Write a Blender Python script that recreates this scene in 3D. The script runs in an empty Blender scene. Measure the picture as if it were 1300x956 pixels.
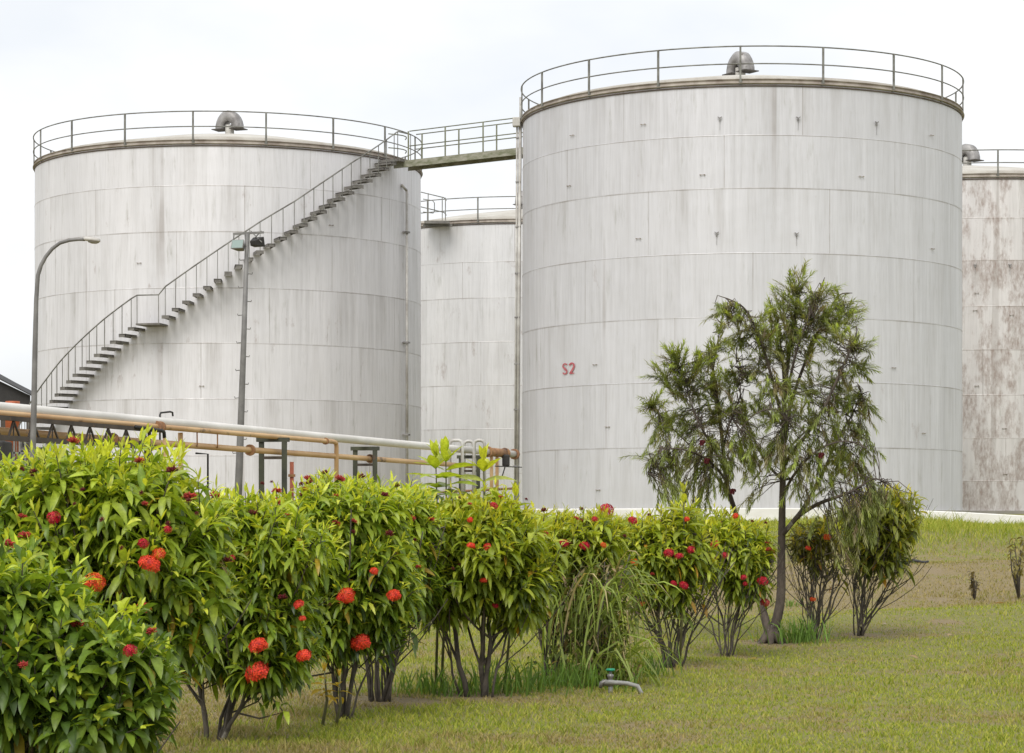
import bpy, math, random
import numpy as np
from mathutils import Vector, Matrix
random.seed(7); RNG = np.random.default_rng(11)
PI = math.pi; R_ = math.radians
sc = bpy.context.scene; COL = sc.collection
F = 3000.0; EZ = 1.07
def P(x, y, d): return Vector(((x-650)*d/F, d, EZ+(650-y)*d/F))

# ------------------------------------------------------------------ mesh helpers
class MB:
    def __init__(s): s.v = []; s.f = []
    def add(s, vs, fs):
        o = len(s.v); s.v += [tuple(p) for p in vs]; s.f += [tuple(i+o for i in f) for f in fs]; return s
    def box(s, c, size, rot=None):
        c = Vector(c); hx, hy, hz = size[0]/2, size[1]/2, size[2]/2
        vs = [Vector((a*hx, b*hy, e*hz)) for a in (-1, 1) for b in (-1, 1) for e in (-1, 1)]
        if rot is not None: vs = [rot @ p for p in vs]
        return s.add([p+c for p in vs], [(0,1,3,2),(4,6,7,5),(0,4,5,1),(2,3,7,6),(0,2,6,4),(1,5,7,3)])
    def bar(s, a, b, w, h=None):
        a = Vector(a); b = Vector(b); h = h or w; d = b-a
        rot = d.to_track_quat('Y', 'Z').to_matrix()
        return s.box((a+b)/2, (w, d.length, h), rot)
    def tube(s, pts, r, n=8, cap=True, closed=False):
        pts = [Vector(p) for p in pts]; m = len(pts)
        rs = r if isinstance(r, (list, tuple)) else [r]*m
        o = len(s.v); ref = None
        for i, p in enumerate(pts):
            if closed: t = pts[(i+1) % m]-pts[i-1]
            else: t = pts[min(i+1, m-1)]-pts[max(i-1, 0)]
            t.normalize()
            if ref is None:
                ref = Vector((0,0,1)) if abs(t.z) < .9 else Vector((1,0,0))
            x = (ref - t*ref.dot(t)).normalized(); y = t.cross(x); ref = x
            for k in range(n):
                a = 2*PI*k/n
                q = p+(x*math.cos(a)+y*math.sin(a))*rs[i]; s.v.append(tuple(q))
        for i in range(m if closed else m-1):
            for k in range(n):
                a = o+i*n+k; b = o+i*n+(k+1) % n; j = (i+1) % m
                s.f.append((a, b, o+j*n+(k+1) % n, o+j*n+k))
        if cap and not closed:
            s.f.append(tuple(o+k for k in range(n))[::-1]); s.f.append(tuple(o+(m-1)*n+k for k in range(n)))
        return s
    def lathe(s, prof, n=32, c=(0,0,0), a0=0):
        o = len(s.v)
        for r, z in prof:
            for k in range(n):
                a = 2*PI*k/n+a0; s.v.append((c[0]+r*math.cos(a), c[1]+r*math.sin(a), c[2]+z))
        for i in range(len(prof)-1):
            for k in range(n):
                s.f.append((o+i*n+k, o+i*n+(k+1) % n, o+(i+1)*n+(k+1) % n, o+(i+1)*n+k))
        return s
    def build(s, name, mat, parent=None, smooth=False, bevel=0, loc=None):
        me = bpy.data.meshes.new(name); me.from_pydata(s.v, [], s.f)
        if smooth: me.polygons.foreach_set('use_smooth', [True]*len(me.polygons))
        if mat: me.materials.append(mat)
        me.update(); o = bpy.data.objects.new(name, me); COL.objects.link(o)
        if parent: o.parent = parent
        if loc is not None: o.location = loc
        if bevel:
            m = o.modifiers.new('b', 'BEVEL'); m.width = bevel; m.segments = 2; m.limit_method = 'ANGLE'
        return o
def np_mesh(name, V, Fq, mat, parent=None, col=None, smooth=True):
    """V (n,3), Fq (m,k) all faces with k corners"""
    me = bpy.data.meshes.new(name); k = Fq.shape[1]
    me.vertices.add(len(V)); me.vertices.foreach_set('co', np.ascontiguousarray(V, dtype=np.float32).ravel())
    me.loops.add(Fq.size); me.loops.foreach_set('vertex_index', np.ascontiguousarray(Fq, dtype=np.int32).ravel())
    me.polygons.add(len(Fq)); me.polygons.foreach_set('loop_start', np.arange(0, Fq.size, k, dtype=np.int32))
    me.polygons.foreach_set('loop_total', np.full(len(Fq), k, dtype=np.int32))
    if smooth: me.polygons.foreach_set('use_smooth', np.ones(len(Fq), dtype=bool))
    me.update(calc_edges=True)
    if col is not None:
        a = me.color_attributes.new('Col', 'FLOAT_COLOR', 'POINT')
        c4 = np.ones((len(V), 4), dtype=np.float32); c4[:, :3] = col; a.data.foreach_set('color', c4.ravel())
    me.materials.append(mat); o = bpy.data.objects.new(name, me); COL.objects.link(o)
    if parent: o.parent = parent
    return o
def empty(name, loc, rz=0):
    o = bpy.data.objects.new(name, None); COL.objects.link(o); o.location = loc; o.rotation_euler = (0, 0, rz)
    o.empty_display_size = .1; return o
def tag(o, label=None, cat=None, group=None, kind=None):
    if label: o['label'] = label
    if cat: o['category'] = cat
    if group: o['group'] = group
    if kind: o['kind'] = kind
    return o

# ------------------------------------------------------------------ materials
def newmat(name):
    m = bpy.data.materials.new(name); m.use_nodes = True; nt = m.node_tree; nt.nodes.clear()
    out = nt.nodes.new('ShaderNodeOutputMaterial'); b = nt.nodes.new('ShaderNodeBsdfPrincipled')
    nt.links.new(b.outputs[0], out.inputs[0]); return m, nt, b, out
class N:
    def __init__(s, nt): s.nt = nt
    def n(s, t, **k):
        nd = s.nt.nodes.new(t)
        for a, b in k.items(): setattr(nd, a, b)
        return nd
    def set(s, nd, i, v):
        if v is None: return
        if hasattr(v, 'node'): s.nt.links.new(v, nd.inputs[i])
        else: nd.inputs[i].default_value = v
    def math(s, op, a, b=None, c=None, clamp=False):
        nd = s.n('ShaderNodeMath', operation=op, use_clamp=clamp)
        s.set(nd, 0, a); s.set(nd, 1, b); s.set(nd, 2, c); return nd.outputs[0]
    def xyz(s, x, y, z):
        nd = s.n('ShaderNodeCombineXYZ'); s.set(nd, 0, x); s.set(nd, 1, y); s.set(nd, 2, z); return nd.outputs[0]
    def noise(s, vec, scale, detail=4, rough=.55):
        nd = s.n('ShaderNodeTexNoise'); s.set(nd, 'Vector', vec); nd.inputs['Scale'].default_value = scale
        nd.inputs['Detail'].default_value = detail; nd.inputs['Roughness'].default_value = rough; return nd.outputs['Fac']
    def ramp(s, v, stops, mode='LINEAR'):
        nd = s.n('ShaderNodeValToRGB'); nd.color_ramp.interpolation = mode; e = nd.color_ramp.elements
        while len(e) < len(stops): e.new(.5)
        for i, (p, c) in enumerate(stops):
            e[i].position = p; e[i].color = (c, c, c, 1) if isinstance(c, (int, float)) else (*c, 1)
        s.set(nd, 0, v); return nd.outputs[0]
    def mix(s, f, a, b, mode='MIX'):
        nd = s.n('ShaderNodeMix', data_type='RGBA', blend_type=mode)
        s.set(nd, 0, f)
        for i, v in ((6, a), (7, b)):
            if isinstance(v, tuple): v = (*v, 1) if len(v) == 3 else v
            s.set(nd, i, v)
        return nd.outputs[2]
    def bump(s, h, strength=.3, dist=.01):
        nd = s.n('ShaderNodeBump'); nd.inputs['Strength'].default_value = strength
        nd.inputs['Distance'].default_value = dist; s.set(nd, 'Height', h); return nd.outputs[0]
def simple(name, c, rough=.6, metal=0, c2=None, scale=6, rust=None, rustamt=.5, stretch=(1,1,1), bump=.15):
    m, nt, b, out = newmat(name); n = N(nt)
    tc = n.n('ShaderNodeNewGeometry').outputs['Position']
    mp = n.n('ShaderNodeMapping'); mp.inputs['Scale'].default_value = stretch; nt.links.new(tc, mp.inputs[0])
    f = n.noise(mp.outputs[0], scale, 5, .6)
    c2 = c2 or tuple(x*.7 for x in c)
    col = n.mix(n.ramp(f, [(.35, 0.), (.65, 1.)]), c, c2)
    if rust:
        g = n.noise(mp.outputs[0], scale*.7+1.3, 6, .65)
        col = n.mix(n.ramp(g, [(rustamt, 0.), (rustamt+.08, 1.)]), col, rust)
    nt.links.new(col, b.inputs['Base Color']); b.inputs['Roughness'].default_value = rough; b.inputs['Metallic'].default_value = metal
    nt.links.new(n.bump(n.noise(mp.outputs[0], scale*5, 3), bump, .01), b.inputs['Normal'])
    return m
def attr_leaf(name, rough=.35, trans=.35, spec=.5, scale=60):
    m, nt, b, out = newmat(name); n = N(nt)
    a = n.n('ShaderNodeAttribute', attribute_name='Col').outputs['Color']
    pos = n.n('ShaderNodeNewGeometry').outputs['Position']
    v = n.ramp(n.noise(pos, scale, 3), [(.3, .78), (.7, 1.18)])
    col = n.mix(1., a, v, 'MULTIPLY')
    nt.links.new(col, b.inputs['Base Color']); b.inputs['Roughness'].default_value = rough
    b.inputs['Specular IOR Level'].default_value = spec
    t = n.n('ShaderNodeBsdfTranslucent'); tcol = n.mix(1., col, (1.25, 1.2, .45), 'MULTIPLY'); nt.links.new(tcol, t.inputs[0])
    mx = n.n('ShaderNodeMixShader'); mx.inputs[0].default_value = trans
    nt.links.new(b.outputs[0], mx.inputs[1]); nt.links.new(t.outputs[0], mx.inputs[2]); nt.links.new(mx.outputs[0], out.inputs[0])
    return m
M = {}
M['steel'] = simple('galvanised_steel', (.30,.30,.28), .5, .4, (.2,.2,.19), 5)
M['rail'] = simple('painted_rail', (.26,.26,.235), .6, .2, (.12,.115,.10), 3)
M['railg'] = simple('mossy_rail', (.25,.26,.19), .7, .1, (.14,.15,.09), 4)
M['tread'] = simple('tread_steel', (.13,.12,.11), .75, .1, (.22,.21,.19), 4)
M['moss'] = simple('mossy_deck', (.36,.35,.29), .9, 0, (.17,.18,.11), 3, stretch=(1,1,3))
M['vent'] = simple('vent_metal', (.36,.35,.34), .55, .3, (.19,.18,.175), 3, rust=(.13,.11,.10), rustamt=.6)
M['ventdark'] = simple('vent_lip', (.09,.08,.07), .7)
M['ventrust'] = simple('vent_rust', (.25,.20,.18), .8, 0, (.15,.08,.06), 4)
M['neck'] = simple('vent_neck', (.6,.59,.55), .6, .1, (.45,.43,.4), 4)
M['roof'] = simple('roof_plate', (.55,.53,.48), .7, .1, (.42,.39,.34), 1)
M['rim'] = simple('rim_angle', (.42,.38,.33), .7, .1, (.22,.18,.15), 2)
M['rimdark'] = simple('rim_dark_paint', (.16,.12,.10), .8, 0, (.09,.07,.06), 2)  # dark brown paint for the stiffener ring below the rim
M['white'] = simple('white_lagging', (.74,.72,.68), .5, .0, (.58,.56,.52), 1.5, stretch=(1,.3,1), rust=(.5,.45,.38), rustamt=.72)
M['tan'] = simple('tan_pipe_paint', (.62,.42,.21), .55, 0, (.46,.27,.12), 1.2, stretch=(1,.4,1), rust=(.12,.07,.045), rustamt=.62)
M['rustpipe'] = simple('rusty_pipe', (.42,.23,.10), .8, 0, (.22,.11,.06), 2, rust=(.10,.06,.045), rustamt=.56)
M['green'] = simple('green_frame', (.075,.080,.05), .8, 0, (.04,.042,.033), 2, rust=(.10,.06,.04), rustamt=.62)
M['dark'] = simple('dark_lattice', (.10,.08,.065), .85, 0, (.05,.042,.037), 2, rust=(.2,.12,.07), rustamt=.6)
M['black'] = simple('black_metal', (.03,.028,.027), .7)
M['greypipe'] = simple('grey_pipe', (.55,.54,.51), .5, .15, (.35,.33,.3), 2, rust=(.25,.18,.13), rustamt=.66)
M['redpaint'] = simple('red_lead', (.5,.14,.07), .7, 0, (.3,.09,.05), 3)
M['lamp_grey'] = simple('lamp_post_paint', (.23,.225,.215), .6, .2, (.15,.145,.14), 3)
M['lamp_glass'] = simple('lamp_diffuser', (.35,.34,.30), .25)
M['kerb'] = simple('whitewash', (.80,.79,.76), .8, 0, (.68,.66,.62), .8, stretch=(1,1,3), rust=(.45,.42,.38), rustamt=.72)
M['concrete'] = simple('concrete', (.42,.40,.36), .9, 0, (.3,.28,.25), .7)
M['stem'] = simple('ixora_stem', (.12,.10,.078), .85, 0, (.05,.043,.034), 14, rust=(.24,.22,.18), rustamt=.64)
M['bark'] = simple('bark', (.12,.095,.075), .9, 0, (.055,.042,.034), 16, stretch=(1,1,.35), rust=(.28,.26,.23), rustamt=.61, bump=.8)
M['shoot'] = simple('green_shoot', (.12,.12,.045), .6)
M['s2'] = simple('faded_red_paint', (.42,.06,.08), .7, 0, (.48,.16,.17), 9)
M['hose'] = simple('black_hose', (.02,.02,.02), .4)
M['tapmetal'] = simple('tap_metal', (.30,.29,.28), .45, .5, (.18,.17,.16), 20)
M['pvc'] = simple('pvc_pipe', (.33,.33,.32), .5, 0, (.22,.215,.20), 25)
M['tapgreen'] = simple('green_handle', (.01,.30,.17), .35, 0, (.01,.22,.12), 8)
M['orange'] = simple('orange_paint', (.5,.13,.05), .6)
M['leaf'] = attr_leaf('ixora_leaf', .38, .42, .5)
M['bleaf'] = attr_leaf('bottlebrush_leaf', .45, .4, .45)
M['grass'] = attr_leaf('grass_blade', .6, .35, .25, 4)
M['petal'] = attr_leaf('ixora_petal', .55, .2, .3, 90)
def glassmat():
    m, nt, b, out = newmat('floodlight_glass')
    b.inputs['Base Color'].default_value = (.32, .40, .37, 1); b.inputs['Roughness'].default_value = .12
    b.inputs['Metallic'].default_value = .5; return m
M['glass'] = glassmat()

def tankmat(name, seed, rust, tint=(.66,.66,.655), dirty=.5):
    m, nt, b, out = newmat(name); n = N(nt)
    uvn = n.n('ShaderNodeUVMap', uv_map='UVMap').outputs[0]
    sp = n.n('ShaderNodeSeparateXYZ'); nt.links.new(uvn, sp.inputs[0]); u, z = sp.outputs[0], sp.outputs[1]
    cr = n.n('ShaderNodeAttribute', attribute_name='course').outputs['Fac']
    cf = n.n('ShaderNodeAttribute', attribute_name='cf').outputs['Fac']   # 0 at top of a course, 1 at its bottom
    co = n.math('MULTIPLY', cr, 7.31)
    cw = n.n('ShaderNodeTexWhiteNoise', noise_dimensions='1D'); nt.links.new(n.math('ADD', cr, seed*1.7), cw.inputs['W'])
    us = n.math('ADD', u, seed*13.7)
    # plate seams
    ph = n.math('FRACT', n.math('DIVIDE', n.math('ADD', us, n.math('MULTIPLY', cr, 2.37)), 5.6))
    seam = n.math('LESS_THAN', ph, .0045)
    pid = n.math('FLOOR', n.math('DIVIDE', n.math('ADD', us, n.math('MULTIPLY', cr, 2.37)), 5.6))
    pw = n.n('ShaderNodeTexWhiteNoise', noise_dimensions='2D'); nt.links.new(n.xyz(pid, co, 0.), pw.inputs['Vector'])
    # streaks
    s1 = n.noise(n.xyz(n.math('MULTIPLY', us, 1.), co, n.math('MULTIPLY', z, .05)), 1.3, 6, .7)
    s2 = n.noise(n.xyz(n.math('MULTIPLY', us, 1.), 3.1, n.math('MULTIPLY', z, .035)), 5.5, 5, .7)
    blot = n.noise(n.xyz(us, 0., z), .35, 4, .55)
    base = n.mix(n.ramp(s2, [(.3, 0.), (.7, 1.)]), tuple(t*1.08 for t in tint), tuple(t*.84 for t in tint))
    base = n.mix(n.math('MULTIPLY', pw.outputs[0], .55), base, tuple(t*.93 for t in tint))
    base = n.mix(n.math('MULTIPLY', cw.outputs[0], .4), base, tuple(t*1.05 for t in tint))
    s0 = n.noise(n.xyz(us, 5.5, n.math('MULTIPLY', z, .03)), .75, 3, .6); s4 = n.noise(n.xyz(us, co, n.math('MULTIPLY', z, .06)), 14., 3, .6)
    base = n.mix(n.math('MULTIPLY', n.ramp(s0, [(.38, 0.), (.66, 1.)]), .16), base, (.32, .325, .335))
    base = n.mix(n.math('MULTIPLY', n.ramp(s4, [(.5, 0.), (.72, 1.)]), .20), base, (.33, .32, .30))
    # brown-grey dirt runs, stronger just under the top rim and in some courses
    top = n.ramp(cf, [(0., 1.), (.55, .55), (1., .25)])
    d = n.math('MULTIPLY', n.ramp(s1, [(.54-dirty*.05, 0.), (.76, 1.)]), top)
    d = n.math('MULTIPLY', d, n.ramp(blot, [(.35, .25), (.65, 1.)]))
    base = n.mix(n.math('MULTIPLY', d, .35+dirty*.45), base, (.27, .245, .21))
    # greenish mildew
    s3 = n.noise(n.xyz(us, n.math('ADD', co, 9.), n.math('MULTIPLY', z, .12)), 3.1, 5, .75)
    g = n.math('MULTIPLY', n.ramp(s3, [(.58, 0.), (.72, 1.)]), n.ramp(cf, [(0., .3), (.4, 1.), (1., .1)]))
    base = n.mix(n.math('MULTIPLY', g, .5), base, (.28, .275, .22))
    # strong thin vertical runs on a few lines through every course
    lone = n.noise(n.xyz(us, 1.7, n.math('MULTIPLY', z, .02)), 2.1, 2, .4)
    l = n.math('MULTIPLY', n.ramp(lone, [(.70, 0.), (.735, 1.)]), n.ramp(blot, [(.4, .2), (.6, 1.)]))
    base = n.mix(n.math('MULTIPLY', l, .45), base, (.24, .20, .17))
    # rust patches
    rb = n.noise(n.xyz(n.math('MULTIPLY', us, 1.5), n.math('MULTIPLY', cr, 1.9), n.math('MULTIPLY', z, .6)), .8, 8, .68)
    rr = n.noise(n.xyz(n.math('MULTIPLY', us, 3.), 0., z), 3.2, 5, .7)
    k = n.math('MULTIPLY', n.ramp(rb, [(.66-rust*.17, 0.), (.70-rust*.13, 1.)]), n.ramp(rr, [(.36, .1), (.62, 1.)]))
    base = n.mix(n.math('MULTIPLY', k, .35+.35*rust), base, (.27, .195, .16))
    # seams and the laps between courses
    ringd = n.math('MULTIPLY', n.ramp(cf, [(0., 1.), (.016, .9), (.03, 0.)]), n.ramp(n.noise(n.xyz(us, co, 0.), .8, 4), [(.42, .12), (.66, 1.)]))
    base = n.mix(n.math('MULTIPLY', ringd, .45), base, (.25, .21, .18))
    sd = n.math('MULTIPLY', seam, n.ramp(n.noise(n.xyz(us, co, z), .9, 3), [(.35, .25), (.6, .8)]))
    base = n.mix(n.math('MULTIPLY', sd, .7), base, (.26, .22, .19))
    nt.links.new(base, b.inputs['Base Color'])
    b.inputs['Metallic'].default_value = .25
    nt.links.new(n.ramp(s2, [(.3, .42), (.7, .6)]), b.inputs['Roughness'])
    bh = n.math('ADD', n.math('MULTIPLY', n.noise(n.xyz(us, 0., z), .9, 2), 1.), n.math('MULTIPLY', seam, -.15))
    nt.links.new(n.bump(bh, .5, .04), b.inputs['Normal'])
    return m

# ------------------------------------------------------------------ world, sun, camera
SUN_EL, SUN_AZ = 52, 196   # azimuth of the sun seen from above, degrees clockwise from +Y
w = bpy.data.worlds.new('World'); sc.world = w; w.use_nodes = True; nt = w.node_tree; nt.nodes.clear(); n = N(nt)
out = nt.nodes.new('ShaderNodeOutputWorld'); bg = nt.nodes.new('ShaderNodeBackground'); nt.links.new(bg.outputs[0], out.inputs[0])
sky = nt.nodes.new('ShaderNodeTexSky'); sky.sky_type = 'NISHITA'; sky.sun_disc = False
sky.sun_elevation = R_(SUN_EL); sky.sun_rotation = R_(SUN_AZ); sky.air_density = 1.; sky.dust_density = 2.5; sky.ozone_density = 1.
g = nt.nodes.new('ShaderNodeTexCoord').outputs['Generated']
mp = nt.nodes.new('ShaderNodeMapping'); mp.inputs['Scale'].default_value = (1, 1, 2.2); mp.inputs['Location'].default_value = (.35, .2, .1); nt.links.new(g, mp.inputs[0])
cl = n.noise(mp.outputs[0], 5.5, 5, .5)
cov = n.ramp(cl, [(.36, .8), (.58, 1.)])
tone = n.ramp(n.noise(mp.outputs[0], 3., 4, .5), [(.32, (7.3, 7.6, 8.1)), (.58, (8.3, 8.35, 8.4))])
nt.links.new(n.mix(cov, sky.outputs[0], tone), bg.inputs[0]); bg.inputs[1].default_value = .10
sl = bpy.data.lights.new('sun', 'SUN'); sl.energy = 1.8; sl.angle = R_(34); sl.color = (1, .965, .91)
so = bpy.data.objects.new('sun', sl); COL.objects.link(so)
az = R_(SUN_AZ); el = R_(SUN_EL)
sd = Vector((math.sin(az)*math.cos(el), math.cos(az)*math.cos(el), math.sin(el)))
so.rotation_euler = sd.to_track_quat('Z', 'Y').to_euler()
cam = bpy.data.cameras.new('camera'); co_ = bpy.data.objects.new('camera', cam); COL.objects.link(co_)
co_.location = (0, 0, EZ); co_.rotation_euler = (PI/2, 0, 0)
cam.lens = F/1300*36; cam.sensor_width = 36; cam.shift_y = (650-478)/1300; cam.clip_end = 6000; cam.clip_start = .1
sc.camera = co_
sc.view_settings.view_transform = 'Standard'; sc.view_settings.look = 'None'; sc.view_settings.exposure = 0.38; sc.view_settings.gamma = 1
sc.cycles.max_bounces = 7; sc.cycles.transparent_max_bounces = 6

# ------------------------------------------------------------------ ground
prY = [-60, 0, 8, 10, 20, 22.3, 23.6, 25.4, 28.3, 29.2, 31.6, 35, 38.5, 46, 62, 63, 70, 200, 4000]
prZ = [-.5, -.35, -.03, 0, 0, .06, .03, .10, .40, .415, .34, .62, .765, .775, .82, .96, 1.0, 1.0, 1.0]
_ph = RNG.uniform(0, 6.28, (10, 2)); _fr = np.array([[.5,.23],[.9,.6],[.35,1.1],[1.7,.8],[1.2,1.9],[2.6,1.4],[2.1,3.],[4.2,2.6],[3.6,4.9],[6.,5.]])
def gnoise(X, Y):
    s = 0
    for i in range(10): s = s+np.sin(X*_fr[i,0]+Y*_fr[i,1]*.8+_ph[i,0])*np.cos(Y*_fr[i,1]-X*.3*_fr[i,0]+_ph[i,1])/(1+.55*i)
    return s
def gz(X, Y):
    X = np.asarray(X, float); Y = np.asarray(Y, float)
    Yw = Y+np.where((Y > 18) & (Y < 40), .7*np.sin(X*.45+.6)-.30*np.clip(X, -6, 8), 0)*np.clip((Y-18)/4, 0, 1)*np.clip((40-Y)/5, 0, 1)
    z = np.interp(Yw, prY, prZ)
    fade = np.clip((Y-10)/4, 0, 1)*np.clip((62-Y)/12, 0, 1)
    z = z+.03*fade*gnoise(X, Y)*.6 + .012*np.clip((60-Y)/20, 0, 1)*gnoise(X*3.1, Y*3.1)*.5
    z = z+np.clip(X-1.5, 0, 6)*.022*np.clip((Y-17)/6, 0, 1)*np.clip((31-Y)/5, 0, 1)
    return z-.045*np.clip(X-9.5, 0, 8)*np.clip((Y-34)/14, 0, 1)*np.clip((75-Y)/8, 0, 1)
gx = np.unique(np.concatenate([-np.geomspace(16, 2500, 18), np.arange(-15, 16.01, .16), np.geomspace(16.5, 2500, 18)]))
gy = np.unique(np.concatenate([np.linspace(-60, 4, 20), np.arange(4.3, 46, .16), np.arange(46, 82, .6), np.geomspace(83, 4000, 24)]))
GX, GY = np.meshgrid(gx, gy); V = np.stack([GX.ravel(), GY.ravel(), gz(GX, GY).ravel()], 1)
nx, ny = len(gx), len(gy); I = np.arange(nx*ny).reshape(ny, nx)
Fq = np.stack([I[:-1,:-1].ravel(), I[:-1,1:].ravel(), I[1:,1:].ravel(), I[1:,:-1].ravel()], 1)
SPOTS = [((x-650)*d/F, d, a, b) for (x, d, a, b) in [(981, 19.3, .30, .5), (1033, 19.6, .22, .4), (1092, 20.2, .25, .4), (925, 18., .22, .35), (852, 16.6, .34, .4), (1192, 25.6, .22, .7), (1200, 21.8, .2, .35), (1185, 29., .25, .6), (610, 13.6, .3, .4), (480, 13.2, .4, .5)]]
def ground_colour(n, pos):
    """shared by the soil sheet and the grass blades: how dry a spot is, 0 lush .. 1 bare"""
    sp = n.n('ShaderNodeSeparateXYZ'); n.nt.links.new(pos, sp.inputs[0])
    p2 = n.xyz(sp.outputs[0], sp.outputs[1], 0.)
    yy = n.math('ADD', sp.outputs[1], n.math('MULTIPLY', n.math('SUBTRACT', n.noise(p2, .5, 3), .5), 5.))
    yy = n.math('SUBTRACT', yy, n.math('MULTIPLY', sp.outputs[0], .3))
    zone = n.ramp(n.math('DIVIDE', yy, 60.), [(.22, .36), (.37, .26), (.40, .76), (.475, .70), (.50, .46), (.56, .46), (.61, .05)])
    nz = n.math('ADD', n.math('MULTIPLY', n.noise(p2, .7, 5, .65), 1.9), n.math('MULTIPLY', n.noise(p2, 4., 5, .65), .9))
    left = n.ramp(n.math('DIVIDE', n.math('ADD', sp.outputs[0], 4.), 8.), [(.15, .42), (.52, .0)])
    r = n.math('ADD', n.math('ADD', zone, n.math('SUBTRACT', nz, 1.38)), left, clamp=True)
    wob = n.math('MULTIPLY', n.math('SUBTRACT', n.noise(p2, 4.5, 6, .75), .5), 2.2)
    for (x0, y0, a, b) in SPOTS:
        dx = n.math('DIVIDE', n.math('SUBTRACT', sp.outputs[0], x0), a); dy = n.math('DIVIDE', n.math('SUBTRACT', sp.outputs[1], y0), b)
        q = n.math('ADD', n.math('SQRT', n.math('ADD', n.math('MULTIPLY', dx, dx), n.math('MULTIPLY', dy, dy))), wob)
        r = n.math('MAXIMUM', r, n.ramp(q, [(.5, .97), (1.05, .3)]))
    return r, p2
m, nt, b, out = newmat('turf_soil'); n = N(nt)
pos = n.n('ShaderNodeNewGeometry').outputs['Position']; dry, p2 = ground_colour(n, pos)
fine = n.noise(pos, 22, 5, .7)
g1 = n.mix(n.ramp(fine, [(.3, 0.), (.7, 1.)]), (.14, .16, .028), (.22, .215, .052))
g2 = n.mix(n.ramp(fine, [(.3, 0.), (.7, 1.)]), (.17, .135, .06), (.28, .215, .105))
g3 = n.mix(n.ramp(fine, [(.3, 0.), (.7, 1.)]), (.28, .215, .13), (.20, .15, .09))
c = n.mix(n.ramp(dry, [(.2, 0.), (.62, 1.)]), g1, g2); c = n.mix(n.ramp(dry, [(.9, 0.), (1., .75)]), c, g3)
nt.links.new(c, b.inputs['Base Color']); b.inputs['Roughness'].default_value = .95
nt.links.new(n.bump(n.noise(pos, 30, 5, .7), .7, .03), b.inputs['Normal']); M['soil'] = m
tag(np_mesh('ground', V, Fq, M['soil']), kind='structure')

# grass blades
m, nt, b, out = newmat('turf_blade'); n = N(nt)
pos = n.n('ShaderNodeNewGeometry').outputs['Position']; dry, p2 = ground_colour(n, pos)
a = n.n('ShaderNodeAttribute', attribute_name='Col'); 
c1 = n.mix(a.outputs['Fac'], (.20, .275, .024), (.50, .50, .07))
c2 = n.mix(a.outputs['Fac'], (.21, .18, .055), (.46, .37, .14))
dd = n.math('ADD', dry, n.math('MULTIPLY', n.math('SUBTRACT', a.outputs['Fac'], .5), .3))
c = n.mix(n.ramp(dd, [(.34, 0.), (.66, 1.)]), c1, c2)
nt.links.new(c, b.inputs['Base Color']); b.inputs['Roughness'].default_value = .6; b.inputs['Specular IOR Level'].default_value = .25
t = n.n('ShaderNodeBsdfTranslucent'); nt.links.new(c, t.inputs[0]); mx = n.n('ShaderNodeMixShader'); mx.inputs[0].default_value = .35
nt.links.new(b.outputs[0], mx.inputs[1]); nt.links.new(t.outputs[0], mx.inputs[2]); nt.links.new(mx.outputs[0], out.inputs[0]); M['blade'] = m
def blades(name, X, Y, H, W, lean, zf=gz, colv=None, mat='blade', parent=None, z0=None):
    k = len(X); a = RNG.uniform(0, 2*PI, k); dx, dy = np.cos(a), np.sin(a); b_ = RNG.uniform(0, 2*PI, k)
    z = (zf(X, Y) if z0 is None else z0)-.004
    L = lean*H
    base = np.stack([X, Y, z], 1); d = np.stack([np.cos(b_), np.sin(b_), 0*b_], 1); s = np.stack([dx, dy, 0*dx], 1)
    up = np.array([0, 0, 1.])
    p1 = base+up*(H*.55)[:, None]+d*(L*.3)[:, None]; p2 = base+up*H[:, None]+d*L[:, None]
    hw = (W/2)[:, None]
    V = np.stack([base-s*hw, base+s*hw, p1+s*hw*.75, p1-s*hw*.75, p2], 1).reshape(-1, 3)
    o = np.arange(k)[:, None]*5
    T = np.concatenate([o+[0,1,2], o+[0,2,3], o+[3,2,4]], 0)
    c = (RNG.uniform(0, 1, k) if colv is None else colv)
    if c.ndim == 1: c = np.repeat(c[:, None], 3, 1)
    return np_mesh(name, V, T, M[mat], parent, np.repeat(c, 5, 0))
K = 330000
t = RNG.uniform(0, 1, K); Y = 8.5*(62/8.5)**(t**1.15); X = RNG.uniform(-.26, .27, K)*Y
gn = gnoise(X*1.3, Y*1.3)
H = RNG.uniform(.012, .034, K)*(1+.25*np.clip(gn, -1, 2))
lush = np.clip((Y-.3*X-32.5)/4, 0, 1)*(.7+.5*np.clip(gn, -1, 1.5))
H = H*(1+3.2*np.clip(lush, 0, 2))*(1+.7*(np.sin(X*9.1+Y*3.7)*np.sin(Y*7.3-X*2.9) > .72)); Wd = RNG.uniform(.003, .006, K)*(1+Y/22)
for (x0, y0, a_, b_) in SPOTS:
    q = ((X-x0)/a_)**2+((Y-y0)/b_)**2+.35*gnoise(X*6, Y*6); H = np.where(q < .35, H*.35, H)
tag(blades('grass', X, Y, H, Wd, RNG.uniform(.2, 1.1, K)), kind='stuff')
bpy.data.objects['grass']['label'] = 'short mown grass covering the slope below the tanks'; bpy.data.objects['grass']['category'] = 'grass'

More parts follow.
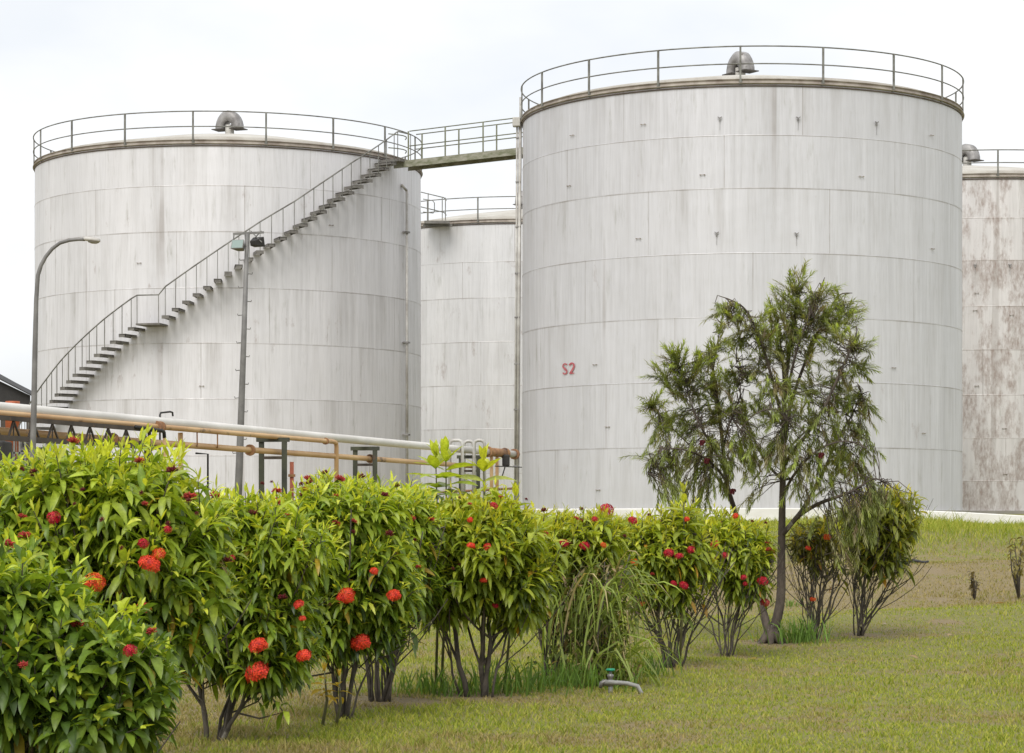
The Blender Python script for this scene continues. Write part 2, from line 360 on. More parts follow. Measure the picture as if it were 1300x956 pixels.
# ------------------------------------------------------------------ tanks
def frame(cxpx, D):
    """tank centre from the direction of its axis; returns centre and the angle facing the camera"""
    a = math.atan((cxpx-650)/F); c = Vector((D*math.sin(a), D*math.cos(a), 0)); return c, a
TR = 7.2
def tank(label, cxpx, D, R, H, courses, matname, post0, npost, ventrot, z0=1.0, railH=1.1, ventmat='vent', extra_rough=False):
    c, a = frame(cxpx, D); root = empty('storage_tank', (c.x, c.y, z0), -a)   # local -Y faces the camera
    tag(root, label, 'storage tank', 'steel storage tanks')
    NS = 192; top = H+EZ-z0
    zs = [top]+[EZ-z0+q for q in courses]+[0.]
    vs, fs, uv, cr, cfv = [], [], [], [], []
    for i in range(len(zs)-1):
        zt, zb = zs[i], zs[i+1]; r = R+.005*(i % 2)+.002*i
        for k in range(NS+1):
            th = 2*PI*k/NS+PI/2
            for zz, rr in ((zt, r), (zt-.014, r+.007), (zt-.014, r+.007), (zt-.03, r+.001), (zt-.03, r), (zb, r)):
                vs.append((rr*math.cos(th), rr*math.sin(th), zz)); uv.append((R*2*PI*k/NS, zz)); cr.append(i); cfv.append((zt-zz)/(zt-zb))
    for i in range(len(zs)-1):
        o = i*(NS+1)*6
        for k in range(NS):
            for q in (0, 2, 4):
                p = o+k*6+q; fs.append((p+1, p+7, p+6, p))
    me = bpy.data.meshes.new('shell'); me.from_pydata(vs, [], fs); me.polygons.foreach_set('use_smooth', [True]*len(fs))
    ul = me.uv_layers.new(name='UVMap'); vi = np.empty(len(me.loops), int); me.loops.foreach_get('vertex_index', vi)
    ul.data.foreach_set('uv', np.array(uv, dtype=np.float32)[vi].ravel())
    for nm, arr in (('course', cr), ('cf', cfv)):
        at = me.attributes.new(nm, 'FLOAT', 'POINT'); at.data.foreach_set('value', np.array(arr, dtype=np.float32))
    me.materials.append(M[matname]); me.update()
    sh = bpy.data.objects.new('shell', me); COL.objects.link(sh); sh.parent = root
    # top angle ring, roof cone
    rim = MB(); rim.lathe([(R+.002, top-.02), (R+.075, top+.0), (R+.08, top+.02), (R+.02, top+.025), (R+.02, top+.12), (R+.045, top+.125), (R+.045, top+.15), (R-.1, top+.155)], 160)
    rim.build('top_ring', M['rim'], root, True)
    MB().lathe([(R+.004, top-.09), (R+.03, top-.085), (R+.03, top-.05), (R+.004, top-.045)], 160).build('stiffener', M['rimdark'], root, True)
    MB().lathe([(R-.34, top+.10), (R-.36, top+.29), (R-.42, top+.31), (R*.5, top+.93), (.02, top+1.5)], 96).build('roof', M['roof'], root, True)
    MB().lathe([(R+.01, .12), (R+.12, .12), (R+.12, -.3)], 96).build('base_ring', M['concrete'], root, False)
    # railing
    rl = MB()
    for hh, rr in ((railH, .022), (railH*.52, .02)):
        rl.tube([(  (R+.05)*math.sin(2*PI*k/128), -(R+.05)*math.cos(2*PI*k/128), top+.02+hh) for k in range(128)], rr, 6, closed=True)
    rail = rl.build('railing', M['rail'], root, True)
    pm = None
    for k in range(npost):
        th = R_(post0)+2*PI*k/npost
        if pm is None:
            pb = MB(); pb.box((0, 0, railH/2), (.06, .045, railH)); pb.box((0, .03, .0), (.10, .05, .12)); po = pb.build('post', M['rail'], rail); pm = po.data
        else: po = bpy.data.objects.new('post', pm); COL.objects.link(po); po.parent = rail
        po.location = ((R+.05)*math.sin(th), -(R+.05)*math.cos(th), top+.03); po.rotation_euler = (0, 0, th)
    # gooseneck vent: half-ring duct on a neck
    vz = top+1.27
    v = MB(); segs = 14; Rm = .34; ww, hh = .25, .19
    prof = [(-ww, -hh*.6), (-ww, hh*.55), (-ww*.6, hh), (ww*.6, hh), (ww, hh*.55), (ww, -hh*.6)]
    for i in range(segs+1):
        t = PI*i/segs; cx, cz = -math.cos(t), math.sin(t)
        for (p, q) in prof: v.v.append((cx*(Rm+q), p, .40+cz*(Rm+q)*1.3))
    for i in range(segs):
        for j in range(6):
            v.f.append((i*6+j, i*6+(j+1) % 6, (i+1)*6+(j+1) % 6, (i+1)*6+j))
    ve = v.build('vent', M[ventmat], root, True, loc=(0, 0, vz)); ve.rotation_euler = (0, 0, R_(ventrot))
    e = MB()
    for s in (-1, 1): e.box((s*(Rm+.03), 0, .385), (.5, .58, .03))
    e.build('vent_lip', M['ventdark'], ve)
    MB().lathe([(.17, -.2), (.17, .0), (.17, .55)], 20).build('vent_neck', M['neck'], ve, True)
    MB().lathe([(.3, -.12), (.3, .06), (.17, .08)], 20).build('vent_collar', M['neck'], ve, True)
    return root, c, a, top, rail
M['tankA'] = tankmat('tank_paint_left', 1, .15, (.76,.75,.765), 1.0)
M['tankB'] = tankmat('tank_paint_right', 2.3, .08, (.665,.66,.685), .9)
M['tankC'] = tankmat('tank_paint_back', 4.1, .42, (.76,.755,.76), .6)
M['tankD'] = tankmat('tank_paint_rusty', 6.2, 1.15, (.74,.71,.70), 1.)
CR = [11.33, 9.74, 7.79, 5.87, 3.94, 1.97]
A_, cA, aA, topA, railA = tank('white steel tank on the left with a spiral stair climbing across its front', 291.5, 89.7, 7.2, 12.76, CR, 'tankA', 10, 18, -28)
B_, cB, aB, topB, railB = tank('large nearest grey tank with red S2 painted low on its shell behind the tree', 940, 78.5, 7.2, 12.86, CR, 'tankB', 0, 18, -52)
C_, cC, aC, topC, railC = tank('farthest tank seen in the gap behind the footbridge', 664, 111.5, 7.2, 12.8, [q-.25 for q in CR], 'tankC', 4, 18, 70)
D_, cD, aD, topD, railD = tank('tank blotched with rust cut by the right edge of the picture', 1228, 98, 7.2, 12.62, [11.1, 9.5, 7.77, 6.13, 4.43, 2.79, 1.18], 'tankD', 9, 18, -35, ventmat='vent', railH=1.0)
def cyl(root_z, th, r, zabs):   # local tank coordinates: th measured from the side that faces the camera, towards the right
    return Vector((r*math.sin(th), -r*math.cos(th), zabs-root_z))
def wpt(c, a, th, r, z):        # world
    p = Vector((r*math.sin(th), -r*math.cos(th), 0)); p.rotate(Matrix.Rotation(-a, 3, 'Z')); return Vector((c.x+p.x, c.y+p.y, z))
def solve_th(c, a, r, x):
    lo, hi = -1.45, 1.45
    for _ in range(50):
        m_ = (lo+hi)/2; q = wpt(c, a, m_, r, 0)
        if 650+F*q.x/q.y < x: lo = m_
        else: hi = m_
    return (lo+hi)/2

# lugs and paint marks on the shells
def lugs(root, c, a, pts, R, z0):
    for (x, y, kind) in pts:
        th = solve_th(c, a, R, x); q = wpt(c, a, th, R, 0); z = EZ+(650-y)*q.y/F
        b_ = MB()
        if kind == 'y':
            b_.bar((-.08, -.03, .1), (0, -.03, .05), .03); b_.bar((.08, -.03, .1), (0, -.03, .05), .03); b_.box((0, -.02, 0), (.05, .05, .1)); b_.box((0, -.017, -.22), (.012, .01, .36))
        else:
            b_.box((-.08, -.02, 0), (.05, .04, .03)); b_.box((.08, -.02, 0), (.05, .04, .03)); b_.box((0, -.012, 0), (.16, .015, .012))
        o = b_.build('lug', M['vent' if kind == 'y' else 'rim'], root)
        o.location = cyl(z0, th, R+.02, z); o.rotation_euler = (0, 0, th); o.scale = (.8, 1, .8)
lugs(B_, cB, aB, [(914,152,'y'), (1013,152,'y'), (1112,158,'y'), (817,158,'h'), (727,172,'h'), (910,298,'y'), (1011,299,'y'), (811,303,'h'), (723,236,'h'), (1093,224,'h'), (1182,172,'h'), (1183,316,'h'), (756,463,'h'), (1134,467,'h'), (772,542,'h'), (1172,550,'h'), (760,622,'h'), (892,222,'h')], TR, 1.0)
lugs(D_, cD, aD, [(1238,338,'y'), (1282,338,'y'), (1240,372,'h'), (1238,394,'h'), (1284,400,'h'), (1240,490,'h'), (1275,544,'h'), (1276,602,'h')], TR, 1.0)
lugs(A_, cA, aA, [(177,334,'h'), (420,286,'h'), (256,490,'h')], TR, 1.0)
# red "S2"
th0 = solve_th(cB, aB, TR, 722.5); q0 = wpt(cB, aB, th0, TR, 0); zc = EZ+(650-468)*q0.y/F
def glyph(pts, ox):
    g_ = MB(); n_ = len(pts)
    P2 = [Vector((p[0]+ox, p[1])) for p in pts]; wd = [p[2] for p in pts]
    for i, p in enumerate(P2):
        t_ = (P2[min(i+1, n_-1)]-P2[max(i-1, 0)]).normalized(); nn = Vector((-t_.y, t_.x))*wd[i]*.6
        for s in (1, -1):
            q = p+nn*s; th = th0+q.x/(TR*math.cos(th0)); g_.v.append(tuple(cyl(1.0, th, TR+.034, zc+q.y)))
    for i in range(n_-1): g_.f.append((2*i, 2*i+1, 2*i+3, 2*i+2))
    return g_
def arc(cx, cy, rx, ry, a0, a1, k=9, w=.045):
    return [(cx+rx*math.cos(R_(a0+(a1-a0)*i/k)), cy+ry*math.sin(R_(a0+(a1-a0)*i/k)), w) for i in range(k+1)]
S = arc(0, .085, .07, .075, 20, 200, 9, .035)+[(-.03, .035, .055), (.03, -.03, .055)]+arc(0, -.085, .07, .075, 20, -160, 9, .035)
two = arc(0, .075, .075, .085, 165, -20, 9, .045)+[(.03, -.04, .055), (-.04, -.135, .05), (-.06, -.16, .03)]
for k, (gl, ox) in enumerate(((S, -.12), (two, .11))): glyph(gl, ox).build('painted_letter' if k == 0 else 'painted_number', M['s2'], B_)
g_ = glyph([(-.075, -.152, .03), (.075, -.152, .03)], .11); bpy.data.objects['painted_number'].data.name = 'n'
gg = bpy.data.objects['painted_number'].data; 
mm = MB(); mm.add([v.co[:] for v in gg.vertices], [tuple(p.vertices) for p in gg.polygons]); mm.add(g_.v, g_.f)
me = bpy.data.meshes.new('painted_number'); me.from_pydata(mm.v, [], mm.f); me.materials.append(M['s2']); bpy.data.objects['painted_number'].data = me

# stair on the left tank
Rm = TR+.46
way = [(71,517),(91,491),(141,442),(173,417),(214,402),(288,348),(331,318),(368,295),(400,272),(436,246),(472,221),(490,207)]
wth, wz = [], []
for x, y in way:
    th = solve_th(cA, aA, Rm, x); q = wpt(cA, aA, th, Rm, 0); wth.append(th); wz.append(EZ+(650-y)*q.y/F)
stair = empty('staircase', (0, 0, 0)); stair.parent = A_
tm = MB(); tm.box((0, 0, 0), (.26, .80, .035)); tm.box((0, -.39, -.05), (.26, .02, .1)); tm.box((-.12, 0, -.04), (.02, .80, .08)); tm.box((.12, 0, -.04), (.02, .80, .08))
proto = None; nodes = []
def put_tread(th, z):
    global proto
    if proto is None: proto = tm.build('tread', M['tread'], stair); o = proto
    else: o = proto.copy(); COL.objects.link(o); o.parent = stair
    o.location = cyl(1.0, th, TR+.44, z); o.rotation_euler = (0, 0, th); nodes.append((th, z))
z = wz[0]; lo_t, lo_z = wth[0], wz[0]
for k in range(15, 0, -1): put_tread(lo_t-.043*k, lo_z-.232*k)
for k in range(13): zz = wz[0]+(wz[3]-wz[0])*k/12; put_tread(np.interp(zz, wz[:4], wth[:4]), zz)
land = (np.interp(wz[3]+.2, wz, wth), wz[3]+.16); i0 = len(nodes)
thl = [solve_th(cA, aA, Rm, 180), solve_th(cA, aA, Rm, 206)]; zl = EZ+(650-415)*82.5/F
for t_ in thl: nodes.append((t_, zl))
lm = MB()
for k in range(5):
    t_ = thl[0]+(thl[1]-thl[0])*(k+.5)/5-.0; lm.box(cyl(1.0, t_, TR+.44, zl+.0008*k), (.235, .84, .06), Matrix.Rotation(t_, 3, 'Z'))
lm.build('landing', M['tread'], stair)
for k in range(24): zz = wz[4]+(wz[-1]-wz[4])*k/23; put_tread(np.interp(zz, wz[4:], wth[4:]), zz)
tht = wth[-1]+.055; zt = wz[-1]+.12
MB().box(cyl(1.0, tht+.03, TR+.42, zt), (.85, .9, .09), Matrix.Rotation(tht+.03, 3, 'Z')).build('top_platform', M['tread'], stair)
nodes.append((tht-.03, zt)); nodes.append((tht+.07, zt))
hr = MB(); hr.tube([cyl(1.0, t_, TR+.84, z_+1.0) for t_, z_ in nodes], .024, 6)
hr.build('handrail', M['rail'], stair, True)
bm = MB().box((0, 0, .5), (.022, .022, 1.0)); bo = None
for t_, z_ in nodes:
    if bo is None: bo = bm.build('baluster', M['rail'], stair); o = bo
    else: o = bo.copy(); COL.objects.link(o); o.parent = stair
    o.location = cyl(1.0, t_, TR+.84, z_); o.rotation_euler = (0, 0, t_)
# inner short rail loop at the stair head
lp = MB()
for h in (.55, 1.05): lp.tube([cyl(1.0, wth[-1]+.09+.04*k, TR+.06+.25*math.sin(k*.7), zt+h) for k in range(6)], .02, 6)
lp.build('head_rail', M['railg'], stair, True)

# downpipe on left tank
x = 516; th = solve_th(cA, aA, TR+.12, x)
dp = MB(); dp.tube([cyl(1.0, th, TR+.14, 13.25-.45), cyl(1.0, th, TR+.14, 1.1)], .05, 8)
dp.tube([cyl(1.0, th-.03, TR+.02, 13.0), cyl(1.0, th, TR+.14, 12.8)], .05, 8)
dpo = dp.build('downpipe', M['greypipe'], A_, True)
for y in (295, 435, 552): 
    q = wpt(cA, aA, th, TR, 0); MB().box(cyl(1.0, th, TR+.1, EZ+(650-y)*q.y/F), (.22, .24, .06), Matrix.Rotation(th, 3, 'Z')).build('clamp', M['vent'], dpo)
# standpipe + thin pipe on the near edge of the right tank
q = P(661, 650, 79); th = R_(-88.0)
sp_ = MB()
zt_ = EZ+(650-158)*78/F
pa = lambda px, z_: Vector((B_.matrix_basis.inverted() @ Vector(((px-650)*78/F, 78, z_))))
sp_.tube([pa(660.6, zt_+.9), pa(660.6, zt_)], .035, 8); sp_.tube([pa(660.4, zt_), pa(656.6, .95)], .06, 8)
spo = sp_.build('standpipe', M['greypipe'], B_, True)
sp2 = MB(); sp2.tube([pa(656.4, zt_), pa(653.4, .95)], .03, 8); sp2.build('thin_pipe', M['greypipe'], B_, True)
for y in (175, 231, 288, 347, 403, 462, 520, 592):
    f_ = (y-158)/480; px = 658.6-3.8*f_
    MB().box(pa(px, EZ+(650-y)*78/F), (.18, .10, .05)).build('pipe_bracket', M['vent'], spo)
bx = MB().box(pa(656, EZ+(650-154.5)*77.9/F), (.26, .3, .30)); bx.build('junction_box', M['neck'], B_, bevel=.02)

# footbridge between left and right tanks
pL = wpt(cA, aA, solve_th(cA, aA, TR, 497), TR+.55, 0); pL.z = EZ+(650-208)*pL.y/F
pR = Vector((.52, 81.5, EZ+(650-190.5)*81.5/F)); pR2 = pR+(pR-pL).normalized()*.9
pL = pL-(pR-pL).normalized()*.15
fb = empty('footbridge', (pL+pR2)/2); tag(fb, 'narrow mossy footbridge with railings joining the two big tanks at the top', 'footbridge')
base = (pL+pR2)/2; dirv = (pR2-pL).normalized(); sidev = dirv.cross(Vector((0,0,1))).normalized()
d_ = MB(); d_.bar(pL-base, pR2-base, .72, .10); d_.build('deck', M['moss'], fb)
for s in (-1, 1):
    MB().bar(pL-base+sidev*s*.38+Vector((0,0,-.08)), pR2-base+sidev*s*.38+Vector((0,0,-.08)), .05, .24).build('girder', M['moss'], fb)
    rr = MB()
    st_ = pL+dirv*(.75 if s > 0 else .4)
    for h in (.55, 1.08): rr.tube([st_-base+sidev*s*.36+Vector((0,0,h)), pR2-base+sidev*s*.36+Vector((0,0,h))], .02, 6)
    ro = rr.build('handrail', M['railg'], fb, True)
    for f_ in (.1, .36, .62, .9):
        q = pL.lerp(pR2, f_)-base+sidev*s*.36
        MB().box(q+Vector((0,0,.54)), (.055, .055, 1.08)).build('post', M['railg'], ro)
# landing platform on the far tank
pf = empty('access_platform', P(552, 281, 104.5)); tag(pf, 'small railed access platform at the top left of the farthest tank', 'platform')
MB().box((.1, .3, -.08), (1.1, 1.4, .12)).build('deck', M['tread'], pf)
MB().bar((-.5, -.3, -.2), (.75, .2, -.16), .1).build('bearer', M['tread'], pf)
rr = MB()
for h in (.5, 1.15):
    rr.tube([(-.7, -.35, h+.12), (.42, -.35, h-.15), (.5, .2, h-.2)], .022, 6)
ro = rr.build('handrail', M['rail'], pf, True)
for x_, h in ((-.28, 1.2), (.34, 1.02), (.48, 1.0)): MB().box((x_, -.35, h/2), (.04, .04, h)).build('post', M['rail'], ro)
MB().tube([(-.5, -.5, .35), (-.05, -.5, .3), (.0, -.5, .4), (.0, -.5, .75), (-.08, -.5, .85), (-.5, -.5, .92)], .02, 6).build('cage_hoop', M['rail'], pf, True)

# ------------------------------------------------------------------ white kerb
kx = [-700, -100, 650, 1000, 1150, 1230, 1300, 1400, 1650]; ktop = [645, 645, 646, 645, 647, 650.5, 654.5, 660, 672]; kd = [62, 62, 62, 62, 62, 62, 61.5, 61, 60]
kb = MB(); pts = [P(x, y, d) for x, y, d in zip(kx, ktop, kd)]
fine_ = []
for i in range(len(pts)-1):
    for k in range(6): fine_.append(pts[i].lerp(pts[i+1], k/6))
fine_.append(pts[-1])
for p in fine_:
    kb.v += [(p.x, p.y, p.z-.7), (p.x, p.y, p.z-.02), (p.x, p.y+.02, p.z), (p.x, p.y+.24, p.z), (p.x, p.y+.25, p.z-.02), (p.x, p.y+.25, p.z-.7)]
for i in range(len(fine_)-1):
    for j in range(5): kb.f.append((i*6+j, i*6+j+1, (i+1)*6+j+1, (i+1)*6+j)[::-1])
k_ = kb.build('kerb_wall', M['kerb']); tag(k_, 'low whitewashed wall running along the foot of the tanks above the grass', 'wall')

# ------------------------------------------------------------------ pipe rack
def pd(x): return 19.08/(.2726-(x-650)/F)
def PX(x, h, off=0):      # point on the rack line seen at column x, h above the eye, off = metres towards the camera side
    d = pd(x); X = (x-650)*d/F; nrm = Vector((.965, -.263, 0)); return Vector((X, d, EZ+h))+nrm*off
def pipe(name, label, cat, spec, mat, grp=None, flanges=()):
    base = Vector(spec[0][0]); base.z = 1.0
    r = empty(name, base); tag(r, label, cat, grp)
    for pts, rad in spec[1:] if False else [(spec[0], spec[1])]:
        MB().tube([Vector(p)-base for p in pts], rad, 14).build('pipe_run', M[mat], r, True)
    for (p, q, rad) in flanges:
        dv = (Vector(q)-Vector(p)).normalized()*.03
        MB().tube([Vector(p)-base-dv, Vector(p)-base+dv], rad, 14).build('flange', M['rustpipe'], r)
    return r
wl = [PX(-160, 1.72)]+[PX(x, 1.72) for x in (0, 200, 420, 560, 622)]
pw_ = pipe('pipeline', 'thick white lagged pipe, the topmost pipe crossing in front of the tanks', 'pipe', (wl, .096), 'white', 'pipes on the pipe rack')
dk = MB(); b0 = pw_.location
dk.tube([PX(622, 1.72)-b0, PX(640, 1.72)-b0], .125, 12); dk.build('pipe_joint', M['rustpipe'], pw_, True)
MB().tube([PX(640, 1.72)-b0, PX(655, 1.72)-b0], .10, 12).build('pipe_end', M['greypipe'], pw_, True)
for x in (619, 641, 653): MB().tube([PX(x-.7, 1.72)-b0, PX(x+.7, 1.72)-b0], .16, 12).build('flange', M['rustpipe'], pw_)
tl = [PX(-160, 1.62, .10)]+[PX(x, 1.62, .10) for x in (0, 190, 300, 418)]
tl += [PX(421.5, 1.60, .10), PX(422, 1.5, .10), PX(422, .0-.2, .10)]
pipe('pipeline', 'tan painted pipe tucked under the white lagged pipe', 'pipe', (tl, .052), 'tan', 'pipes on the pipe rack',
     [(PX(193, 1.62, .10), PX(198, 1.62, .10), .11), (PX(197.5, 1.62, .10), PX(202, 1.62, .10), .11), (PX(408, 1.62, .1), PX(411, 1.62, .1), .08)])
ll = [PX(-160, 1.36, .05)]+[PX(x, 1.335-.0001*x, .05) for x in (0, 300, 500, 600)]
pipe('pipeline', 'rusty brown pipe running lowest on the rack below the white lagged pipe', 'pipe', (ll, .062), 'tan', 'pipes on the pipe rack',
     [(PX(314, 1.30, .06), PX(317, 1.30, .06), .12), (PX(467, 1.29, .06), PX(470, 1.29, .06), .11), (PX(138, 1.32, .08), PX(141, 1.32, .08), .12)])
vl = [PX(-160, 1.53, .16), PX(120, 1.53, .16)]
pipe('pipeline', 'thin tan pipe just below the tan painted pipe at the left', 'pipe', (vl, .022), 'tan', 'pipes on the pipe rack')
# thin drain line near the ground at right
pipe('pipeline', 'thin orange brown pipe low behind the saplings', 'pipe', ([P(540, 626, 66), P(655, 620, 70)], .035), 'rustpipe', 'pipes on the pipe rack')
# lattice girder at the left
lg = empty('lattice_girder', PX(60, 1.3)); tag(lg, 'dark rusty lattice girder with zigzag bracing under the pipes at the left', 'girder'); b0 = lg.location
MB().bar(PX(-160, 1.535, .28)-b0, PX(176, 1.535, .28)-b0, .08, .075).build('top_chord', M['dark'], lg)
MB().bar(PX(-160, 1.21, .28)-b0, PX(184, 1.21, .28)-b0, .08, .085).build('bottom_chord', M['dark'], lg)
xs = []; x = -60.
while x < 178: xs.append(x); x += 25.*39/pd(x)
for i, x in enumerate(xs):
    z_ = MB(); x2 = x+11.5*39/pd(x)
    z_.bar(PX(x, 1.25, .28)-b0, PX(x+6, 1.5, .28)-b0, .03); z_.bar(PX(x+6, 1.5, .28)-b0, PX(x2+2, 1.25, .28)-b0, .03); z_.bar(PX(x+6, 1.24, .28)-b0, PX(x+6, 1.5, .28)-b0, .022)
    z_.build('brace', M['dark'], lg)
MB().bar(PX(172, 1.21, .28)-b0, PX(172, 1.53, .28)-b0, .06).build('end_post', M['dark'], lg)
MB().bar(PX(170, 1.17, .28)-b0, PX(170, -.2, .28)-b0, .12).build('leg', M['green'], lg)
pipe('bent_pipe', 'dark pipe that bends down to a tan drop at the end of the lattice girder', 'pipe', ([PX(150, 1.56, .35), PX(184, 1.53, .35), PX(186.5, 1.50, .35), PX(187, 1.4, .35)], .035), 'black')
pipe('drop_pipe', 'short tan drop pipe below the bent dark pipe', 'pipe', ([PX(187, 1.4, .35), PX(187, -.1, .35)], .033), 'tan')
# drop pipes
pipe('drop_pipe', 'tan upright pipe left of the floodlight mast', 'pipe', ([PX(229, 1.55), PX(229, -.2)], .05), 'tan')
pipe('drop_pipe', 'bright red lead painted pipe stub beside the first green frame', 'pipe', ([PX(365, 1.1, .1), PX(365, -.2, .1)], .045), 'redpaint', None, [(PX(365, .8, .1), PX(365, .9, .1), .08)])
pipe('drop_pipe', 'left one of the two brown drop pipes by the right end of the rack', 'pipe', ([PX(624, 1.6), PX(624, .3)], .05), 'tan')
pipe('drop_pipe', 'right one of the two brown drop pipes by the right end of the rack', 'pipe', ([PX(631, 1.6), PX(631, .3)], .05), 'tan')
for x in (243, 269):
    o = MB().tube([PX(x, 1.62, .12), PX(x-1, 1.33, .14), PX(x, 1.30, .12)], .014, 6).build('hanger_rod', M['rustpipe'], None, True)
    tag(o, 'rusty hanger rod between the tan pipes, %s of the pair' % ('left' if x == 243 else 'right'), 'hanger rod', 'hanger rods')
pipe('vent_pipe', 'thin dark vent pipe with a hooked top left of the tan upright pipe', 'pipe', ([PX(203, -.2), PX(203, 1.86), PX(204, 1.9), PX(216, 1.94), PX(219, 1.93), PX(219.5, 1.86)], .018), 'black')
pipe('vent_pipe', 'thin dark pipe with a tee top between the tan upright and the mast', 'pipe', ([PX(258, -.2, .1), PX(258, 1.16, .1), PX(243, 1.16, .1)], .02), 'black')
# green trestle frames
def trestle(x0, x1, h, label, brace=True):
    r = empty('pipe_trestle', PX((x0+x1)/2, -.1)); tag(r, label, 'pipe support', 'green pipe trestles'); b0 = r.location
    d0 = pd((x0+x1)/2); L_ = P(x0, 650, d0+.05); R2 = P(x1, 650, d0-.05)
    for q in (L_, R2):
        q = Vector(q); MB().bar(Vector((q.x, q.y, EZ+h))-b0, Vector((q.x, q.y, .8))-b0, .11, .11).build('leg', M['green'], r)
    MB().bar(Vector((L_.x-.1, L_.y, EZ+h+.03))-b0, Vector((R2.x+.1, R2.y, EZ+h+.03))-b0, .14, .09).build('cross_beam', M['green'], r)
    if brace: MB().bar(Vector((L_.x, L_.y, EZ+h-.36))-b0, Vector((R2.x, R2.y, EZ+h-.36))-b0, .09, .06).build('brace', M['dark'], r)
trestle(332, 361, 1.53, 'green trestle under the pipes just right of the floodlight mast')
trestle(451, 476, 1.50, 'middle green trestle under the pipes')
trestle(585, 607, 1.50, 'dark green trestle near the right end of the pipes')
o = MB().bar(PX(426, 1.3), PX(426, -.2), .05).build('pipe_prop', M['rustpipe']); tag(o, 'rusty prop between the first and middle green trestles', 'pipe support')
# inverted U pipes
for (xa, xb, ya, dd, lab) in ((571, 587, 559, 64.5, 'left small inverted U shaped grey pipe over the white pipe'), (589, 601, 560, 66.5, 'thin inverted U pipe half hidden between two taller ones'), (602, 615, 559, 65., 'tall inverted U shaped pale pipe standing in front of the white pipe')):
    a_ = P(xa, ya, dd); b_ = P(xb, ya, dd); z0 = .8
    pts = [(a_.x, a_.y, z0), (a_.x, a_.y, a_.z-.1), (a_.x+.03, a_.y, a_.z-.03), (a_.x+.1, a_.y, a_.z), (b_.x-.1, b_.y, a_.z), (b_.x-.03, b_.y, a_.z-.03), (b_.x, b_.y, a_.z-.1), (b_.x, b_.y, z0)]
    pipe('looped_pipe', lab, 'pipe', (pts, .045), 'greypipe', 'inverted U pipes')
# lever valve hanging under pipe end
lv = empty('lever_valve', PX(636, 1.5, .15)); tag(lv, 'black lever valve hanging under the rusty pipe end', 'valve')
MB().box((0, 0, 0), (.22, .2, .34)).build('body', M['black'], lv, bevel=.03); MB().bar((0, -.1, -.1), (-.12, -.1, -.5), .035).build('lever', M['black'], lv)
# a thin rod from valve to tank
o = MB().tube([PX(620, 1.31, .2), PX(654, 1.33, .2)], .015, 6).build('control_rod', M['black'], None, True); tag(o, 'thin dark rod reaching from the valve towards the near tank', 'rod')

# ------------------------------------------------------------------ shed at the far left
sh = empty('open_shed', P(-60, 650, 125)); tag(sh, 'dark open sided shed roof cut by the left edge behind the pipes', 'shed'); b0 = sh.location
rf = MB(); eave = [P(-260, 514, 125), P(-90, 436, 125), P(-30, 464, 125), P(0, 480.5, 125), P(40, 501, 125)]
for p in eave: rf.v += [tuple(p-b0), tuple(p-b0+Vector((0, 4, 0))), tuple(p-b0+Vector((0, 0, -.07))), tuple(p-b0+Vector((0, 4, -.07)))]
for i in range(4):
    o = i*4; rf.f += [(o, o+4, o+5, o+1), (o, o+2, o+6, o+4), (o+2, o+3, o+7, o+6)]
rf.f += [(16, 18, 19, 17), (0, 1, 3, 2)]
rf.build('roof', M['black'], sh)
gbl = MB(); pts = [P(-260, 515, 125.3), P(-90, 440, 125.3), P(0, 484, 125.3), P(38, 502, 125.3), P(38, 514, 125.3), P(-260, 514.9, 125.3)]
gbl.add([p-b0 for p in pts]+[p-b0+Vector((0, .1, 0)) for p in pts], [(5,4,3,2,1,0), (6,7,8,9,10,11)]+[(i, (i+1) % 6, (i+1) % 6+6, i+6) for i in range(6)]); gbl.build('gable', M['black'], sh)
for x in (-200, -80, 3, 36):
    for dy in (.2, 11.8): MB().bar(P(x, 514, 125)-b0+Vector((0, dy, 0)), P(x, 655, 125)-b0+Vector((0, dy, 0)), .25).build('post', M['dark'], sh)
MB().box(P(-60, 600, 125)-b0+Vector((0, 11, -.4)), (15, .3, 5)).build('back_wall', M['black'], sh)
bt = empty('drum', P(16, 531, 118)); tag(bt, 'orange painted drum top showing above the pipes below the dark shed', 'drum')
MB().lathe([(.02, .85), (.34, .85), (.36, .82), (.36, .3), (.37, .28), (.36, .26), (.36, -2.), (.02, -2.)], 24).build('drum_body', M['orange'], bt, True)
# dark plant machinery below the pipes at left
pk = empty('pump_skid', P(8, 600, 60)); tag(pk, 'dark skid of machinery and uprights under the pipes at the left edge', 'machinery')
MB().box((-.5, 0, .2), (1.1, 1., 1.2)).build('housing', M['black'], pk, bevel=.05)
for i, x in enumerate((.2, .34, .48, .62)): MB().bar((x, 0, -.6), (x, 0, .9), .04).build('upright', M['steel'], pk)
for h in (-.3, .1, .5): MB().bar((.15, 0, h), (.95, 0, h), .04).build('rung', M['steel'], pk)

